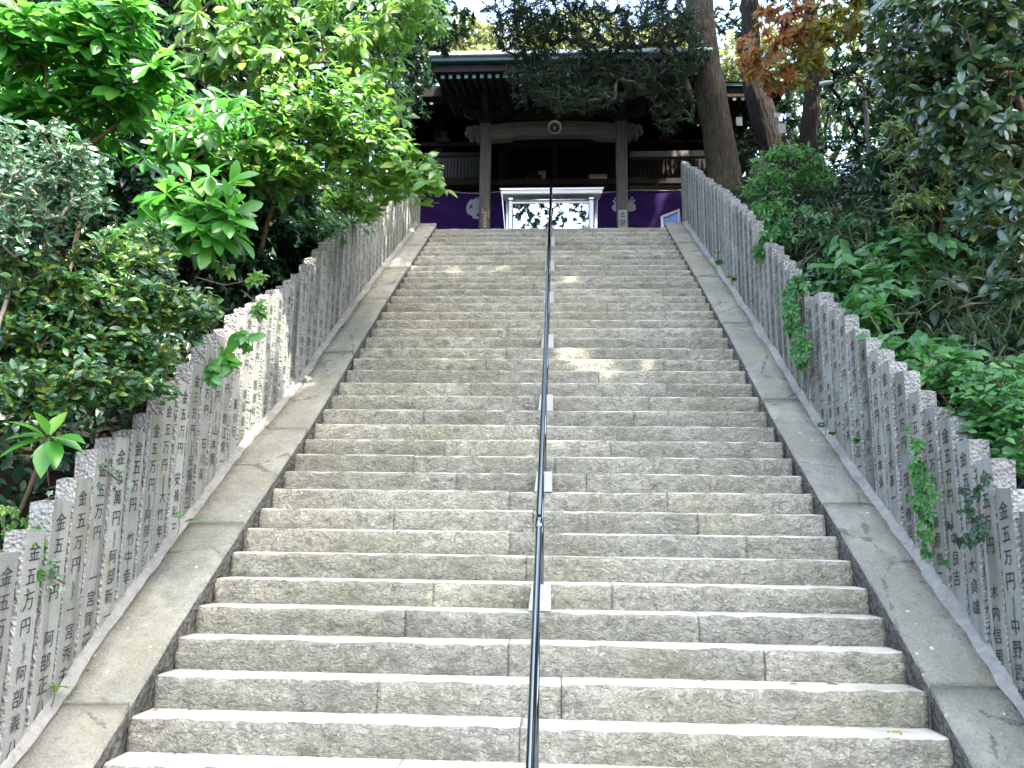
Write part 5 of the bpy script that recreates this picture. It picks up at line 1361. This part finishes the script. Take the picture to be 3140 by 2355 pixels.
# two trees standing behind the viewer, seen only in the polished panes
for k, (x, y, lab) in enumerate([(-5.5, -9, 'tall tree left of the path behind the viewer'), (4.5, -11, 'tall forked tree right of the path behind the viewer')]):
    tree('path_tree', lab, None, [((x, y, -.9), .3), ((x * .95, y, 5), .24), ((x * .85, y, 11), .15), ((x * .7, y, 18), .10)], [W(x * .8, y, 15.5, 2.6, 2, 2.4), W(x * .25, y, 15.0, 2.2, 1.4, 1.4), W(x * .5, y, 18.2, 2.2, 1.6, 1.3), W(x, y, 12.5, 2.0, 1.6, 1.2)], 220, 'oval_lo', 'l_dark', 9, .34, jit=.6)

#@@SMALL
# bamboo grass and ground cover: nobody could count it
def scatter_ground(n, x0, x1, y0, y1):
    x = rng.uniform(x0, x1, n); y = rng.uniform(y0, y1, n)
    return np.array([(a, b_, gz(a, b_) + .03) for a, b_ in zip(x, y)])
P0 = scatter_ground(5200, 2.95, 6.4, 4.5, 10.5)
P0[:, 2] += rng.uniform(0, .55, len(P0))
d = norm(rng.normal(0, .6, (len(P0), 3)) + np.array([-.35, -.2, .1])); nr = norm(UPV + rng.normal(0, .5, (len(P0), 3))); nr = norm(nr - d * (nr * d).sum(1, keepdims=True))
V_, F_ = blades('blade', P0, d, nr, rng.uniform(.16, .4, len(P0)))
q = link('bamboo_grass', npmesh('bamboo_grass', V_, F_, True), None, M['l_dry']); q['kind'] = 'stuff'
for nm, rgn, n_, mt, lf in (('ground_cover', (-7.5, -2.9, 3.2, 14), 9000, 'l_dark', .12), ('undergrowth', (2.9, 8.5, 4.2, 17), 15000, 'l_dark', .11)):
    P0 = scatter_ground(n_, *rgn); P0[:, 2] += rng.uniform(0, .3, n_)
    d = norm(rng.normal(0, .8, (n_, 3)) + np.array([0, -.3, .0])); nr = norm(UPV + rng.normal(0, .4, (n_, 3))); nr = norm(nr - d * (nr * d).sum(1, keepdims=True))
    V_, F_ = blades('broad', P0, d, nr, lf * rng.uniform(.5, 1.3, n_))
    q = link(nm, npmesh(nm, V_, F_, True), None, M[mt]); q['kind'] = 'stuff'
P0 = scatter_ground(5200, -4.6, -2.88, 3.4, 13); P0[:, 2] += rng.uniform(0, .45, len(P0))
d = norm(rng.normal(0, .8, (len(P0), 3)) + np.array([.2, -.3, 0])); nr = norm(np.array([.4, -.5, .7]) + rng.normal(0, .4, (len(P0), 3))); nr = norm(nr - d * (nr * d).sum(1, keepdims=True))
V_, F_ = blades('broad', P0, d, nr, .10 * rng.uniform(.5, 1.3, len(P0)))
q = link('ground_cover', npmesh('ground_cover', V_, F_, True), None, M['l_dark']); q['kind'] = 'stuff'
# crumbs of dead leaf and bark lodged in the corners of the stone
n_ = 520; P0 = []
for k in range(n_):
    i = int(rng.integers(-1, NTOP)); y = Y0 + GO * i; side = rng.random()
    if side < .72:
        yy = y + GO * (1 - abs(rng.normal(0, .22))) - .01; x = rng.uniform(xl(y), xr(y)) if rng.random() < .6 else (xl(y) + abs(rng.normal(0, .18)) if rng.random() < .5 else xr(y) - abs(rng.normal(0, .18)))
        P0.append((x, min(max(yy, y + .05), y + GO - .02), S(y) + .008))
    else:
        yy = rng.uniform(3.6, 13.6); lf = rng.random() < .5
        x = (xlo(yy) + abs(rng.normal(0, .1))) if lf else (xro(yy) - abs(rng.normal(0, .1)))
        P0.append((x, yy, S(yy) + hb(yy) + .012))
P0 = np.array(P0); d = norm(rng.normal(0, 1, (n_, 3)) * np.array([1, 1, .25])); nr = norm(UPV + rng.normal(0, .3, (n_, 3))); nr = norm(nr - d * (nr * d).sum(1, keepdims=True))
V_, F_ = blades('oval_lo', P0, d, nr, rng.uniform(.012, .042, n_))
q = link('leaf_litter', npmesh('leaf_litter', V_, F_, True), None, M['l_brown']); q['kind'] = 'stuff'
# lamp with a gooseneck
yl = 16.0
t_ = thing('street_lamp', at(2672, 600, yl), 'thin brown lamp pole with a gooseneck arm and pale lamp head among the right trees', 'lamp')
b = MB(); b.tube([at(2674, 640, yl), at(2668, 540, yl), at(2660, 400, yl), at(2650, 285, yl)], [.055, .052, .045, .04], 10); b.build('pole', M['pole'], t_, True)
b = MB(); b.tube([at(2650, 288, yl), at(2649, 262, yl), at(2642, 245, yl), at(2628, 236, yl), at(2600, 239, yl), at(2572, 247, yl), at(2552, 252, yl)], .02, 8); b.build('arm', M['pole'], t_, True)
b = MB(); a0, a1 = at(2553, 252, yl), at(2512, 258, yl); b.tube([a0, a0 * .9 + a1 * .1, a0 * .5 + a1 * .5, a0 * .05 + a1 * .95, a1], [.03, .045, .05, .042, .02], 10); b.build('lamp_head', M['lamp'], t_, True)
# papers and boards tied to the trees
def card(name, label, u0, v0, u1, v1, y, mat, cat):
    a, c = at(u0, v1, y), at(u1, v0, y); t_ = thing(name, a, label, cat, 'papers on the trees')
    b = MB(); b.bevbox(a[0], c[0], y, y + .012, a[2], c[2], .003); b.build('sheet', mat, t_)
    b = MB(); xm_ = (a[0] + c[0]) / 2; b.tube([(xm_, y + .006, c[2] - .01), (xm_ + .01, y + .15, c[2] + .05), (xm_ + .02, y + .35, c[2] + .06)], .004, 5); b.build('cord', M['straw'], t_, True)
card('paper_tag', 'upright white paper tag hanging beside the old furrowed trunk', 2258, 359, 2276, 385, 15.6, M['paper'], 'paper tag')
card('paper_tag', 'wide white paper tag on the leaning dark trunk, left one of a pair', 2374, 345, 2394, 359, 16.5, M['paper'], 'paper tag')
card('paper_tag', 'short white paper tag right beside the wide one on the leaning trunk', 2410, 346, 2426, 359, 16.5, M['paper'], 'paper tag')
card('paper_tag', 'grey paper tag lowest on the leaning dark trunk', 2388, 378, 2408, 408, 16.6, M['plaster'], 'paper tag')
t_ = thing('bird_box', at(2372, 280, 16.4), 'small pale wooden bird box high on the leaning dark trunk', 'bird box')
a, c = at(2358, 280, 16.3), at(2386, 263, 16.3)
b = MB(); b.bevbox(a[0], c[0], 16.3, 16.5, a[2], c[2] - .03, .006); b.build('body', M['pale'], t_)
b = MB(); b.prism([(a[0] - .02, 16.27, c[2] - .028), (c[0] + .02, 16.27, c[2] - .028), (c[0] + .02, 16.27, c[2] - .008), (a[0] - .02, 16.27, c[2] + .0)], (0, .27, .02)); b.build('lid', M['midwood'], t_)
# stones among the trees
def stone(name, label, poly, y, d, mat):
    P_ = [at(u, v, y) for u, v in poly]; t_ = thing(name, P_[0], label, 'stone', 'standing stones behind the right fence')
    b = MB(); b.prism(P_, (0, d, 0)); me = b.mesh('stone_body')
    bm = bmesh.new(); bm.from_mesh(me); bmesh.ops.triangulate(bm, faces=bm.faces); bmesh.ops.subdivide_edges(bm, edges=bm.edges, cuts=2, use_grid_fill=True)
    for v_ in bm.verts: v_.co += Vector([.02 * noise.noise(v_.co * 5), .02 * noise.noise(v_.co * 5 + Vector((7, 0, 0))), .015 * noise.noise(v_.co * 5 + Vector((0, 7, 0)))])
    bm.to_mesh(me); bm.free(); link('stone_body', me, t_, M[mat])
    b = MB(); lo = min(p[2] for p in P_); x0_, x1_ = min(p[0] for p in P_), max(p[0] for p in P_)
    b.bevbox(x0_ - .1, x1_ + .1, y - .08, y + d + .08, lo - .6, lo - .002, .03); b.build('footing', M['hewn'], t_)
stone('pointed_stone', 'pointed grey stone standing between the old trunk and the fresh green shrub', [(2310, 560), (2352, 560), (2345, 480), (2338, 462), (2328, 490)], 15.8, .2, 'hewn')
stone('stone_slab', 'upright grey stone slab standing right of the lamp pole', [(2690, 580), (2770, 580), (2768, 490), (2740, 474), (2692, 478)], 16.8, .22, 'hewn')
